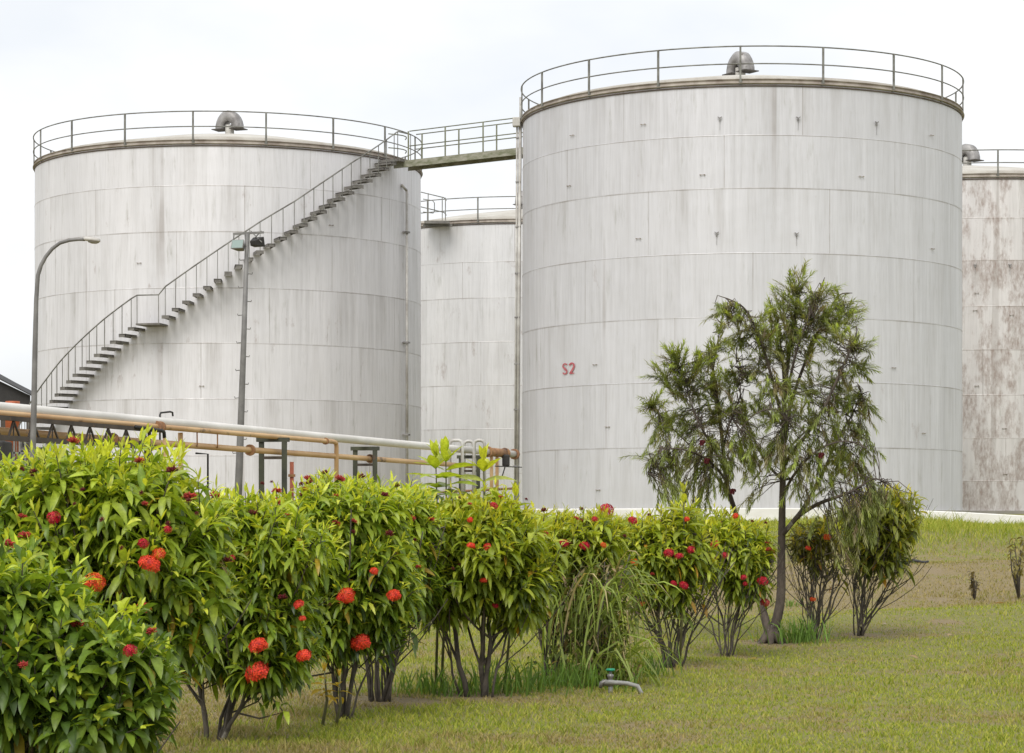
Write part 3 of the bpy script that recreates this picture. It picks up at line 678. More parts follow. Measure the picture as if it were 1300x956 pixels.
# ------------------------------------------------------------------ street lamp and floodlight mast
d = 36.; sl_ = empty('street_lamp', (P(41, 650, d).x, d, .4)); tag(sl_, 'grey street lamp with a curved arm reaching over the pipes at the left', 'street lamp'); b0 = sl_.location
ys = [740, 600, 520, 440, 380, 350]; xs_ = [38, 41, 43, 44.5, 46, 48]; rs = [.05, .048, .045, .040, .035, .033]
MB().tube([P(x, y, d)-b0 for x, y in zip(xs_, ys)]+[P(x, y, d)-b0 for x, y in ((52,337),(58,326),(66,316),(76,308.5),(88,305),(100,303.8),(108,304))], rs+[.031,.030,.029,.028,.027,.026,.026], 12).build('pole', M['lamp_grey'], sl_, True)
hd = MB(); c0 = P(117, 306.5, d)-b0
hd.add([], []); 
pr = [(-.13, .022, .03), (-.10, .05, .045), (0, .07, .055), (.08, .065, .05), (.12, .035, .035)]
for (x, w_, h_) in pr:
    for k in range(10): a_ = 2*PI*k/10; hd.v.append((c0.x+x, c0.y+w_*math.cos(a_), c0.z+.02-x*.12+h_*math.sin(a_)*(1 if math.sin(a_) > 0 else .5)))
for i in range(4):
    for k in range(10): hd.f.append((i*10+k, i*10+(k+1) % 10, (i+1)*10+(k+1) % 10, (i+1)*10+k))
hd.f += [tuple(range(10))[::-1], tuple(range(40, 50))]
hdo = hd.build('lamp_head', M['neck'], sl_, True)
ds = MB()
for (x, w_, h_) in [(-.06, .05, .02), (0, .06, .035), (.06, .055, .03), (.10, .03, .012)]:
    for k in range(7): a_ = PI+PI*k/6; ds.v.append((c0.x+x, c0.y+w_*math.cos(a_), c0.z+.0-x*.12+h_*math.sin(a_)))
for i in range(3):
    for k in range(6): ds.f.append((i*7+k, i*7+k+1, (i+1)*7+k+1, (i+1)*7+k))
ds.build('diffuser', M['lamp_glass'], hdo, True)
d = 56.; ms = empty('floodlight_mast', (P(301, 650, d).x, d, .9)); tag(ms, 'grey stepped mast carrying two floodlights in front of the stair', 'floodlight mast'); b0 = ms.location
MB().tube([P(301, 662, d)-b0, P(303.5, 600, d)-b0, P(308.5, 460, d)-b0, P(314, 297, d)-b0], [.095, .09, .07, .048], 12).build('pole', M['lamp_grey'], ms, True)
for k in range(15):
    y = 330+k*17.5; x = 313-(y-320)*.036; s = 1 if k % 2 else -1; q = P(x, y, d)-b0
    MB().tube([q+Vector((s*.04, 0, 0)), q+Vector((s*.15, 0, -.01)), q+Vector((s*.16, 0, .03))], .012, 5).build('step_peg', M['lamp_grey'], ms)
cb = MB(); cb.bar(P(296, 297, d)-b0, P(335, 295, d)-b0, .05, .05); cb.build('crossbar', M['lamp_grey'], ms)
def flood(x, y, yaw, pitch, lit):
    q = P(x, y, d)-b0; rot = Matrix.Rotation(R_(yaw), 3, 'Z') @ Matrix.Rotation(R_(pitch), 3, 'X')
    f_ = MB(); w1, h1 = .16, .12
    vs = [(-w1,-.13,-h1),(w1,-.13,-h1),(w1,-.13,h1),(-w1,-.13,h1),(-w1*.5,.13,-h1*.5),(w1*.5,.13,-h1*.5),(w1*.5,.13,h1*.5),(-w1*.5,.13,h1*.5)]
    f_.add([rot @ Vector(v_)+q for v_ in vs], [(0,1,2,3),(5,4,7,6),(0,4,5,1),(3,2,6,7),(1,5,6,2),(0,3,7,4)])
    fo = f_.build('floodlight', M['black'] if not lit else M['lamp_grey'], ms, bevel=.012)  # flag picks a grey case, otherwise a black one
    g_ = MB(); g_.add([rot @ Vector(v_)+q for v_ in ((-w1*.88,-.134,-h1*.85),(w1*.88,-.134,-h1*.85),(w1*.88,-.134,h1*.85),(-w1*.88,-.134,h1*.85),(-w1*.88,-.12,-h1*.85),(w1*.88,-.12,-h1*.85),(w1*.88,-.12,h1*.85),(-w1*.88,-.12,h1*.85))], [(0,1,2,3),(0,4,5,1),(3,2,6,7),(1,5,6,2),(0,3,7,4)])
    g_.build('glass', M['glass'], fo)
    b_ = MB()
    for s in (-1, 1): b_.bar(q+rot @ Vector((s*(w1+.01), 0, 0)), q+Vector((s*.13, 0, .28)), .02)
    b_.build('bracket', M['lamp_grey'], fo)
flood(304, 313, -18, -22, True); flood(325, 308, 150, -12, False)

# ------------------------------------------------------------------ foliage
def norm(a): return a/np.maximum(np.linalg.norm(a, axis=-1, keepdims=True), 1e-9)
PROF = {'ixora': ([0, .14, .36, .62, .84, 1.], [.06, .55, 1., .92, .5, .02]), 'narrow': ([0, .45, 1.], [.35, 1., .05]), 'strap': ([0, .12, .3, .5, .7, .86, 1.], [.8, 1., 1., .9, .75, .5, .05])}
def leaves(B, D, L, W, droop, col, kind='ixora', fold=.28, roll=None):
    """arching leaves: B base, D unit direction, per-leaf length, width and droop; V-folded blade in strips of quads"""
    s, wv = (np.array(q) for q in PROF[kind]); k = len(B); ns = len(s)
    g_ = np.array([0, 0, -1.]); Lc = L[:, None]
    C = np.zeros((k, ns, 3)); T = np.zeros((k, ns, 3)); cur = B.copy()
    for i in range(ns):
        t = norm(D+g_*(droop*s[i])[:, None]*1.9); T[:, i] = t
        if i: 
            tm_ = norm(D+g_*(droop*(s[i]+s[i-1])/2)[:, None]*1.9); cur = cur+tm_*Lc*(s[i]-s[i-1])
        C[:, i] = cur
    side = np.cross(D, np.tile([0, 0, 1.], (k, 1))); side += RNG.normal(0, .25, (k, 3))*.8; side = norm(side)
    if roll is not None: side = norm(side*np.cos(roll)[:, None]+np.cross(D, side)*np.sin(roll)[:, None])
    V = np.zeros((k, ns, 3, 3)); 
    for i in range(ns):
        sd_ = norm(side-T[:, i]*np.sum(side*T[:, i], 1, keepdims=True)); nn = np.cross(sd_, T[:, i]); nn *= np.sign(nn[:, 2:3]+1e-9)
        hw = (W/2*wv[i])[:, None]
        V[:, i, 0] = C[:, i]-sd_*hw+nn*hw*fold; V[:, i, 1] = C[:, i]; V[:, i, 2] = C[:, i]+sd_*hw+nn*hw*fold
    cc = np.repeat(np.repeat(col[:, None, None, :], ns, 1), 3, 2).copy(); cc[:, :, 1] = cc[:, :, 1]*1.22+.012
    o = (np.arange(k)*ns*3)[:, None, None]; i_ = (np.arange(ns-1)*3)[None, :, None]
    q1 = o+i_+np.array([0, 1, 4, 3])[None, None, :]; q2 = o+i_+np.array([1, 2, 5, 4])[None, None, :]
    return V.reshape(-1, 3), np.concatenate([q1.reshape(-1, 4), q2.reshape(-1, 4)], 0), cc.reshape(-1, 3)
def join(parts):
    Vs, Fs, Cs = [], [], []; o = 0
    for v, f, c in parts: Vs.append(v); Fs.append(f+o); Cs.append(c); o += len(v)
    return np.concatenate(Vs), np.concatenate(Fs), np.concatenate(Cs)
def perp(D):
    a = np.where(np.abs(D[:, 2:3]) < .9, np.array([[0, 0, 1.]]), np.array([[1., 0, 0]])); u = norm(np.cross(D, a)); return u, np.cross(D, u)

# flower masters
def floret_head(R0, nfl, pet, colf, dome=.75, drop=0):
    cs, ds = [], []
    for i in range(nfl):
        ph = i*2.39996; cz = 1-(i+.5)/nfl*(1+dome*.35); sr = math.sqrt(max(0, 1-cz*cz))
        d_ = np.array([sr*math.cos(ph), sr*math.sin(ph), cz]); cs.append(d_*R0*np.array([1, 1, dome])*RNG.uniform(.88, 1.08)); ds.append(d_)
    V, Fq, Cc = [], [], []
    for c_, d_ in zip(cs, ds):
        d_ = norm((d_+RNG.normal(0, .18, 3))[None])[0]; u, v = perp(d_[None]); u, v = u[0], v[0]; a0 = RNG.uniform(0, 6.28); col = colf()
        for k in range(4):
            a = a0+k*PI/2; e = u*math.cos(a)+v*math.sin(a); f_ = -u*math.sin(a)+v*math.cos(a); o = len(V)
            V += [c_, c_+e*pet*.55+f_*pet*.34+d_*pet*.12, c_+e*pet+d_*pet*RNG.uniform(-.15, .25), c_+e*pet*.55-f_*pet*.34+d_*pet*.12]; Fq.append([o, o+1, o+2, o+3]); Cc += [col*.75, col, col*1.1, col]
        # tube towards the centre
        o = len(V); V += [c_+u*.0018, c_-u*.0018, np.zeros(3)-[0, 0, R0*.5], np.zeros(3)-[0, 0, R0*.5]+v*.002]; Fq.append([o, o+1, o+2, o+3]); Cc += [col*.6]*4
    # dark core
    return np.array(V), np.array(Fq), np.array(Cc)
def bud_head(R0, nb, colf):
    V, Fq, Cc = [], [], []
    for i in range(nb):
        ph = i*2.39996; cz = 1-(i+.5)/nb*.95; sr = math.sqrt(max(0, 1-cz*cz)); d_ = norm(np.array([[sr*math.cos(ph), sr*math.sin(ph), cz+.35]])+RNG.normal(0, .1, (1, 3)))[0]
        u, v = perp(d_[None]); u, v = u[0], v[0]; l = R0*RNG.uniform(.75, 1.15); w_ = R0*.13; col = colf(); o = len(V); p0 = -np.array([0, 0, R0*.35])
        V += [p0+d_*l*.35+u*w_*.3, p0+d_*l*.35+v*w_*.3, p0+d_*l*.35-u*w_*.3, p0+d_*l*.35-v*w_*.3, p0+d_*l*1.1+u*w_, p0+d_*l*1.1+v*w_, p0+d_*l*1.1-u*w_, p0+d_*l*1.1-v*w_, p0+d_*l*1.35, p0+d_*l*1.35]
        for k in range(4): Fq.append([o+k, o+(k+1) % 4, o+4+(k+1) % 4, o+4+k]); Fq.append([o+4+k, o+4+(k+1) % 4, o+8, o+9])
        Cc += [col*.6]*4+[col]*4+[col*1.3]*2
    return np.array(V), np.array(Fq), np.array(Cc)
def varied(c, s=.34): return lambda: np.array(c)*RNG.uniform(1-s, 1+s, 1)+RNG.normal(0, .01, 3).clip(-.01, .02)
HEADS = {}
def head_mesh(key, data):
    o = np_mesh('flower_head', data[0], data[1], M['petal'], None, np.clip(data[2], .004, 1), smooth=False); me = o.data; bpy.data.objects.remove(o); HEADS[key] = me
head_mesh('red', floret_head(.046, 64, .0135, varied((.78, .065, .03))))
head_mesh('red2', floret_head(.044, 46, .0145, varied((.72, .05, .035)), .6))
head_mesh('crimson', floret_head(.045, 50, .0135, varied((.52, .012, .04))))
head_mesh('orange', floret_head(.045, 48, .0145, lambda: np.array([.82, .10 if RNG.uniform() < .6 else .28, .03])*RNG.uniform(.85, 1.1)))
head_mesh('bud', bud_head(.034, 34, varied((.15, .022, .022))))
head_mesh('budr', bud_head(.036, 42, varied((.42, .05, .035))))

def bezier_pts(p0, p1, p2, k):
    return [p0*(1-t)**2+p1*2*t*(1-t)+p2*t*t for t in [i/(k-1) for i in range(k)]]

def shrub(label, depth, base, lobes, nshoot, nstem, leafL, tones, flowers, nbud=0, seed=1, leafW=.30, stemr=.013, shootlen=.16, inner=.5, sparse=1., stem_spread=.6, low=-.75, z_base=None, foot=.16):
    """lobes: (cx, cy, half-width px, half-height px, depth radius m, weight)"""
    rg = np.random.default_rng(seed); random.seed(seed)
    bp = P(base[0], base[1], depth); bz = float(gz(bp.x, bp.y)) if z_base is None else z_base
    root = empty('flowering_shrub', (bp.x, bp.y, bz)); tag(root, label, 'shrub', 'red flowering shrubs in the hedge row')
    b0 = np.array([bp.x, bp.y, bz]); lw = np.array([l[5] for l in lobes], float); lw /= lw.sum()
    nshoot = int(nshoot*1.55); leafL = leafL*.93; leafW = leafW*.92; tips, dirs, outn = [], [], []
    L3 = []
    for (cx, cy, hw, hh, rd, w_) in lobes:
        c = P(cx, cy, depth); L3.append((np.array(c), np.array([hw*depth/F, rd, hh*depth/F])))
    cnt = 0
    while len(tips) < nshoot and cnt < nshoot*40:
        cnt += 1
        i = rg.choice(len(lobes), p=lw); c, r = L3[i]
        d_ = rg.normal(0, 1, 3); d_ /= np.linalg.norm(d_)
        if d_[2] < low+.25*rg.uniform(-1, 1): continue
        rad = 1-abs(rg.normal(0, inner*.42)); rad = max(.25, rad)
        if rg.uniform() < .13: rad *= rg.uniform(1.02, 1.14+.14*max(0, d_[2]))
        p = c+d_*r*rad*(1+.07*math.sin(7*d_[0]+seed)+.07*math.sin(9*d_[2]+5*d_[1]+seed)+.06*math.sin(13*d_[0]+11*d_[2]+2*seed))
        if p[2] < bz+.1: continue
        tips.append(p); nd = d_/r; nd /= np.linalg.norm(nd); upw = np.array([0, 0, 1.])
        q = nd*.75+upw*(.65+.25*max(d_[2], 0))+rg.normal(0, .22, 3); dirs.append(q/np.linalg.norm(q)); outn.append(rad)
    tips = np.array(tips); dirs = np.array(dirs); outn = np.array(outn); k = len(tips)
    # leaves on shoots
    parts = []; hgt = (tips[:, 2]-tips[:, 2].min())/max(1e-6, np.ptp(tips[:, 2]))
    u, v = perp(dirs); ph0 = rg.uniform(0, 2*PI, k); npair = 8
    dark, mid, lite, tipc, old = (np.array(t) for t in tones)
    sl = shootlen*rg.uniform(.75, 1.35, k)
    for j in range(npair):
        t = j/(npair-1)            # 0 at the tip, 1 lowest on the shoot
        keep = rg.uniform(0, 1, k) < (1-.35*t)*sparse
        for s in (0, PI):
            ang = ph0+s+j*PI/2*1.04+rg.normal(0, .25, k)
            rad_ = u*np.cos(ang)[:, None]+v*np.sin(ang)[:, None]
            spread = .36+.90*min(1, t*1.7)+rg.normal(0, .13, k)
            D = norm(dirs*np.cos(spread)[:, None]+rad_*np.sin(spread)[:, None])
            B = tips-dirs*(sl*t**.85)[:, None]
            Ls = leafL*(.42+.58*min(1, t*2.3))*rg.uniform(.75, 1.2, k); W = Ls*leafW*rg.uniform(.85, 1.15, k)
            dr = (.2+1.0*min(1, t*2))*rg.uniform(.3, 1.5, k)
            mixv = np.clip(rg.normal(.36+.50*hgt+.25*(outn-.85), .24, k), 0, 1)[:, None]  # leaves lighter upward and outward: young growth plus hedge lighting put into colour
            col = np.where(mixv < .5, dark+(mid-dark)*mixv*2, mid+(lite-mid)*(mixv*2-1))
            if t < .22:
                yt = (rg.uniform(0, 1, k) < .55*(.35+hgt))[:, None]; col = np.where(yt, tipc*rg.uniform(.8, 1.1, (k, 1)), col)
            if t > .6:
                ol = (rg.uniform(0, 1, k) < .05)[:, None]; col = np.where(ol, old*rg.uniform(.8, 1.1, (k, 1)), col)
            col = col*rg.uniform(.8, 1.2, (k, 1)); kk = keep
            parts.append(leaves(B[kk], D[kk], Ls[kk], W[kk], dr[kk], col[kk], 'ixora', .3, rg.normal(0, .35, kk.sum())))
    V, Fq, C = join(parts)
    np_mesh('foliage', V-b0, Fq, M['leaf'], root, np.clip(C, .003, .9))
    # stems: each main stem is a part, its twigs run out to the shoots
    ends = []
    for i in range(nstem):
        c, r = L3[rg.choice(len(lobes), p=lw)]
        a = 2*PI*(i+.5*rg.uniform())/nstem; e = c+np.array([math.cos(a)*r[0]*stem_spread*rg.uniform(.4, 1.1), math.sin(a)*r[1]*stem_spread*rg.uniform(.4, 1.1), -r[2]*.25+rg.uniform(-.1, .3)*r[2]]); ends.append(e)
    curves = []
    for i, e in enumerate(ends):
        off = np.array([(e[0]-b0[0])*foot+rg.uniform(-.04, .04), rg.uniform(-.05, .05), -.03]); p0 = b0+off
        ctl = p0+np.array([(e[0]-p0[0])*.38+rg.uniform(-.06, .06), (e[1]-p0[1])*.22, (e[2]-p0[2])*.55])
        pts = bezier_pts(p0, ctl, e, 10); pts = [q+rg.normal(0, .008, 3)*(1 if 0 < ii < 9 else 0) for ii, q in enumerate(pts)]; curves.append(pts)
    mbs = [MB() for _ in ends]
    for i, pts in enumerate(curves):
        rr = stemr*rg.uniform(.45, 1.05); mbs[i].tube([Vector(q-b0) for q in pts], [rr*(1-.62*j/9) for j in range(10)], 6)
        for _ in range(3):                                     # side branches low on the stem
            j = rg.integers(2, 6); q = pts[j]; e2 = q+(pts[9]-q)*rg.uniform(.6, 1.)+np.array([rg.normal(0, .16), rg.normal(0, .16), rg.uniform(-.02, .15)])
            mbs[i].tube([Vector(x_-b0) for x_ in bezier_pts(q, (q+e2)/2+np.array([(e2[0]-q[0])*.25, (e2[1]-q[1])*.25, -.02]), e2, 5)], [rr*.5, rr*.45, rr*.4, rr*.33, rr*.25], 5, cap=False)
    E = np.array([[c_[j] for j in range(10)] for c_ in curves])
    step = 1 if k < 500 else 2
    for ti in range(0, k, step):
        tip = tips[ti]; q = tip-dirs[ti]*sl[ti]
        dd = np.linalg.norm(E-q, axis=2)+np.where(E[:, :, 2] > q[2], .35, 0)+.05*np.arange(10)[None, ::-1]*.2; i, j = np.unravel_index(np.argmin(dd), dd.shape)
        s0 = E[i, j]; mp_ = (s0+q)/2+rg.normal(0, .02, 3)+np.array([0, 0, -.02])
        mbs[i].tube([Vector(x_-b0) for x_ in (s0, mp_, q, tip)], [.0052, .0042, .0034, .0018], 4, cap=False)
    for mb in mbs: mb.build('stem', M['stem'], root, True)
    # flowers
    if len(flowers):
        for (fx, fy, size, kind) in flowers:
            best = None
            for (c, r) in L3:
                X0 = (fx-650)*depth/F; Z0 = EZ+(650-fy)*depth/F
                q = ((X0-c[0])/r[0])**2+((Z0-c[2])/r[2])**2
                dy = -math.sqrt(max(0, 1-q))*r[1]*1.02 if q < 1 else -.02
                y_ = c[1]+dy
                if best is None or y_ < best: best = y_
            dd_ = best-.05; p = P(fx, fy, dd_); o = bpy.data.objects.new('flower_head', HEADS[kind]); COL.objects.link(o); o.parent = root
            o.location = p-Vector(b0); o.rotation_euler = (R_(rg.uniform(15, 55)), R_(rg.uniform(-25, 25)), rg.uniform(-.6, .6)); s = size*dd_/F/(.105 if 'bud' not in kind else .115); o.scale = (s, s, s*rg.uniform(.85, 1.1))
    up = [i for i in range(k) if outn[i] > .9 and hgt[i] > .35 and dirs[i][1] < .35]; rg.shuffle(up)
    for i in up[:nbud]:
        o = bpy.data.objects.new('flower_bud', HEADS['bud' if rg.uniform() < .6 else 'budr']); COL.objects.link(o); o.parent = root
        o.location = Vector(tips[i]+dirs[i]*.02-b0); o.rotation_euler = (rg.uniform(-.4, .4), rg.uniform(-.4, .4), 0); s = rg.uniform(.4, .72); o.scale = (s, s, s)
        MB().tube([Vector(tips[i]-dirs[i]*.03-b0), Vector(tips[i]+dirs[i]*.02-b0)], .0022, 4).build('flower_stalk', M['shoot'], root) if False else None
    return root
GT = [(.032,.068,.009), (.16,.25,.018), (.38,.47,.048), (.58,.62,.07), (.40,.28,.03)]
GD = [(.028,.058,.010), (.10,.175,.016), (.23,.33,.036), (.50,.58,.06), (.34,.28,.03)]
GY = [(.055,.090,.011), (.20,.27,.020), (.42,.48,.045), (.50,.50,.05), (.48,.28,.03)]
GB = [(.06,.07,.015), (.15,.16,.025), (.28,.26,.045), (.5,.42,.05), (.42,.2,.04)]
shrub('darkest broad leaved shrub nearest the camera in the bottom left corner', 7.6, (40, 1080),
      [(40, 850, 175, 120, .34, 3), (-60, 800, 140, 110, .32, 1), (30, 745, 90, 60, .25, 1.0), (120, 870, 110, 80, .28, 1.2)], 330, 7, .125, GD,
      [(30, 845, 20, 'budr'), (165, 826, 20, 'crimson')], 6, 3, .33, shootlen=.15)
shrub('tallest dense shrub in front of the street lamp with orange red flowers', 9.3, (150, 960),
      [(130, 700, 165, 140, .45, 4), (20, 690, 120, 110, .4, 1.6), (225, 725, 75, 115, .35, 1.6), (130, 620, 110, 62, .35, 1.5), (185, 800, 60, 70, .3, .6)], 640, 10, .135, GT,
      [(68, 657, 20, 'crimson'), (190, 716, 30, 'red'), (202, 703, 20, 'orange'), (120, 739, 30, 'orange'), (108, 741, 16, 'orange'), (182, 772, 22, 'crimson'), (184, 640, 13, 'budr'), (182, 690, 16, 'crimson'), (105, 622, 12, 'bud'), (180, 626, 12, 'bud'), (213, 672, 12, 'crimson'), (214, 665, 14, 'bud'), (28, 596, 13, 'bud'), (41, 604, 10, 'bud'), (95, 640, 10, 'bud'), (130, 660, 14, 'bud'), (155, 696, 12, 'bud'), (240, 636, 14, 'bud'), (250, 652, 10, 'bud')], 22, 5, .26)
shrub('round shrub carrying three big red flower balls near the bottom of the picture', 11., (262, 935),
      [(275, 730, 70, 100, .33, 2), (325, 770, 85, 88, .33, 2.4), (265, 800, 55, 55, .3, 1.), (335, 825, 72, 45, .3, 1.2), (350, 690, 75, 60, .33, 1.5), (300, 655, 60, 34, .25, 1)], 520, 7, .135, GT,
      [(278, 716, 24, 'crimson'), (293, 709, 13, 'crimson'), (328, 820, 26, 'red'), (327, 854, 36, 'red'), (386, 833, 22, 'red'), (379, 767, 16, 'red2'), (384, 785, 10, 'red'), (246, 765, 14, 'crimson'), (250, 785, 12, 'crimson')], 20, 7, .23, stem_spread=.8)
shrub('leafy shrub between the round one and the bare stemmed one, dotted with dark buds', 12.2, (430, 905),
      [(420, 725, 108, 100, .38, 3.6), (430, 645, 90, 42, .33, 2), (480, 760, 50, 60, .28, .6), (425, 785, 62, 45, .3, .9)], 500, 8, .14, GT,
      [(397, 693, 18, 'orange'), (384, 709, 14, 'orange'), (500, 756, 20, 'red'), (440, 756, 24, 'red'), (432, 760, 14, 'red2'), (458, 816, 28, 'red'), (363, 655, 14, 'budr'), (475, 725, 12, 'red'), (383, 615, 12, 'bud'), (333, 614, 10, 'bud'), (345, 612, 8, 'bud'), (449, 662, 13, 'budr'), (449, 675, 10, 'bud')], 34, 9, .23, stem_spread=.75)
shrub('shrub with many spreading bare stems showing under its leaves left of the twin saplings', 13.2, (483, 893),
      [(500, 668, 65, 58, .33, 2), (505, 720, 62, 52, .33, 1.5), (455, 700, 50, 60, .3, .8)], 280, 15, .15, GT,
      [], 5, 12, .23, stemr=.012, stem_spread=1.3)
shrub('shrub under the twin saplings with a thick forked trunk', 13.6, (604, 882),
      [(610, 700, 92, 78, .4, 3), (605, 672, 82, 38, .35, 1.6), (560, 735, 50, 55, .3, .8), (655, 735, 45, 55, .3, .8)], 460, 6, .15, GY,
      [(618, 694, 12, 'red2'), (598, 693, 12, 'red'), (627, 642, 12, 'crimson'), (597, 660, 9, 'red'), (614, 737, 11, 'red'), (628, 769, 11, 'crimson'), (596, 640, 10, 'budr'), (575, 722, 8, 'bud'), (549, 721, 8, 'bud'), (668, 634, 8, 'bud')], 10, 13, .25, stemr=.017, stem_spread=.75, foot=.2)
shrub('thin shrub with crimson heads left of the arching grass clump', 15.2, (702, 862),
      [(700, 690, 48, 45, .33, 2), (752, 678, 45, 32, .3, 1.6), (690, 735, 30, 40, .2, .5)], 210, 8, .14, GY,
      [(770, 647, 20, 'crimson'), (671, 688, 21, 'crimson'), (690, 678, 14, 'crimson'), (716, 690, 14, 'crimson'), (672, 707, 12, 'crimson'), (742, 693, 15, 'crimson'), (757, 726, 13, 'crimson'), (755, 659, 10, 'crimson'), (803, 661, 14, 'crimson'), (766, 692, 9, 'orange'), (793, 681, 9, 'bud'), (722, 757, 9, 'budr')], 8, 17, .24, stem_spread=1.)
shrub('shrub with dark fan of stems right of the arching grass clump', 16.6, (850, 845),
      [(845, 702, 68, 44, .36, 3), (835, 680, 55, 28, .3, 1.2), (870, 672, 28, 38, .2, .6), (850, 745, 50, 30, .3, .6)], 250, 16, .14, GY,
      [(849, 702, 15, 'crimson'), (862, 706, 13, 'crimson'), (877, 698, 12, 'crimson'), (855, 741, 10, 'crimson'), (868, 743, 14, 'crimson'), (816, 767, 10, 'orange'), (805, 714, 12, 'orange'), (824, 654, 9, 'bud'), (872, 659, 8, 'red'), (828, 729, 8, 'budr')], 6, 19, .25, stemr=.010, stem_spread=1.25, foot=.10, low=-.45)
shrub('shrub with crimson flowers just left of the tree trunk', 18., (922, 833),
      [(925, 698, 55, 42, .36, 3), (945, 732, 38, 28, .3, .7), (905, 675, 40, 28, .3, 1), (960, 690, 26, 26, .2, .4)], 230, 11, .15, GY,
      [(890, 691, 13, 'crimson'), (907, 691, 13, 'crimson'), (881, 698, 14, 'crimson'), (920, 705, 10, 'crimson'), (944, 733, 10, 'crimson'), (968, 738, 16, 'crimson'), (971, 765, 14, 'crimson'), (972, 664, 8, 'bud'), (955, 662, 8, 'bud'), (946, 741, 7, 'crimson'), (934, 655, 9, 'red')], 5, 23, .24, stemr=.010, stem_spread=1.3, foot=.07, low=-.5)
shrub('sparse bronze tinted shrub with almost bare stems right of the tree trunk', 19.6, (1033, 812),
      [(1036, 684, 40, 30, .32, 3), (1046, 712, 36, 30, .3, .7)], 72, 13, .13, GB,
      [(1032, 761, 9, 'orange'), (1050, 682, 11, 'orange'), (1026, 696, 8, 'red')], 2, 29, .22, stemr=.010, sparse=.62, stem_spread=1.15, foot=.08, low=-.4)
shrub('rightmost yellow green shrub overhung by a drooping bottlebrush branch', 20.2, (1092, 806),
      [(1112, 662, 52, 42, .36, 3), (1118, 700, 44, 36, .32, 1.2), (1140, 640, 26, 24, .25, .6)], 125, 12, .18, [(.05,.075,.012), (.17,.20,.022), (.33,.35,.045), (.55,.5,.06), (.48,.26,.03)],
      [], 0, 31, .22, stemr=.010, sparse=.85, stem_spread=1.1, foot=.08, low=-.5)

# twin saplings with broad pale leaves
def sapling(label, stems, depth, tones, leafL, wr, seed):
    rg = np.random.default_rng(seed); x0, y0 = stems[0][0]; bp = P(x0, y0, depth); bz = float(gz(bp.x, bp.y))
    r = empty('sapling', (bp.x, bp.y, bz)); tag(r, label, 'sapling', 'pale broad leaved saplings'); b0 = np.array([bp.x, bp.y, bz]); parts = []
    for (pa_, pb_, npairs, sc_) in stems:
        A = np.array(P(*pa_, depth)); A[2] = bz-.02; Bt = np.array(P(*pb_, depth)); MB().tube([Vector(A-b0), Vector((A*.5+Bt*.5)-b0)+Vector((.02, 0, 0)), Vector(Bt-b0)], [.009, .007, .003], 6).build('stem', M['shoot'], r, True)
        for j in range(npairs):
            t = j/(npairs-1); pt = Bt-(Bt-A)*(.01+.34*t**.9*sc_); L = leafL*(.5+.55*min(1, t*4)); sp_ = .3+1.1*min(1, t*5)
            for k in range(2 if t > .12 else 4):
                a = j*1.45+k*(PI if t > .12 else PI/2)+rg.normal(0, .2); D = np.array([math.cos(a)*math.sin(sp_), math.sin(a)*math.sin(sp_), math.cos(sp_)+.15])
                c = np.array(tones[0])*(1-t)**1.5+np.array(tones[1])*(1-(1-t)**1.5)
                parts.append(leaves(pt[None], norm(D[None]), np.array([L*rg.uniform(.85, 1.15)]), np.array([L*wr]), np.array([.15+.55*t])*rg.uniform(.6, 1.3), (c*rg.uniform(.85, 1.15))[None], 'ixora', .18))
    V, Fq, C = join(parts); np_mesh('foliage', V-b0, Fq, M['leaf'], r, C)
sapling('broad leaved sapling with two shoots standing above the hedge, left of its twin', [((560, 880), (566, 572), 12, 1.), ((553, 880), (553, 578), 10, 1.)], 14.1, [(.48,.54,.05), (.19,.30,.06)], .21, .46, 3)
sapling('broad leaved sapling with yellow tip standing above the hedge, right of its twin', [((612, 880), (614, 582), 10, 1.), ((640, 880), (655, 628), 7, .8)], 14.1, [(.54,.56,.05), (.2,.3,.05)], .20, .44, 8)
sapling('tall yellow green shoot rising above the shrub right of the grass clump', [((862, 850), (868, 624), 9, 1.)], 16.4, [(.42,.44,.05), (.18,.24,.03)], .17, .30, 12)
sapling('yellow leaved seedling at the bottom edge under the leafy shrubs', [((408, 905), (412, 852), 5, 1.2), ((425, 905), (430, 858), 4, 1.2)], 11.8, [(.50,.36,.04), (.42,.30,.04)], .10, .35, 21)

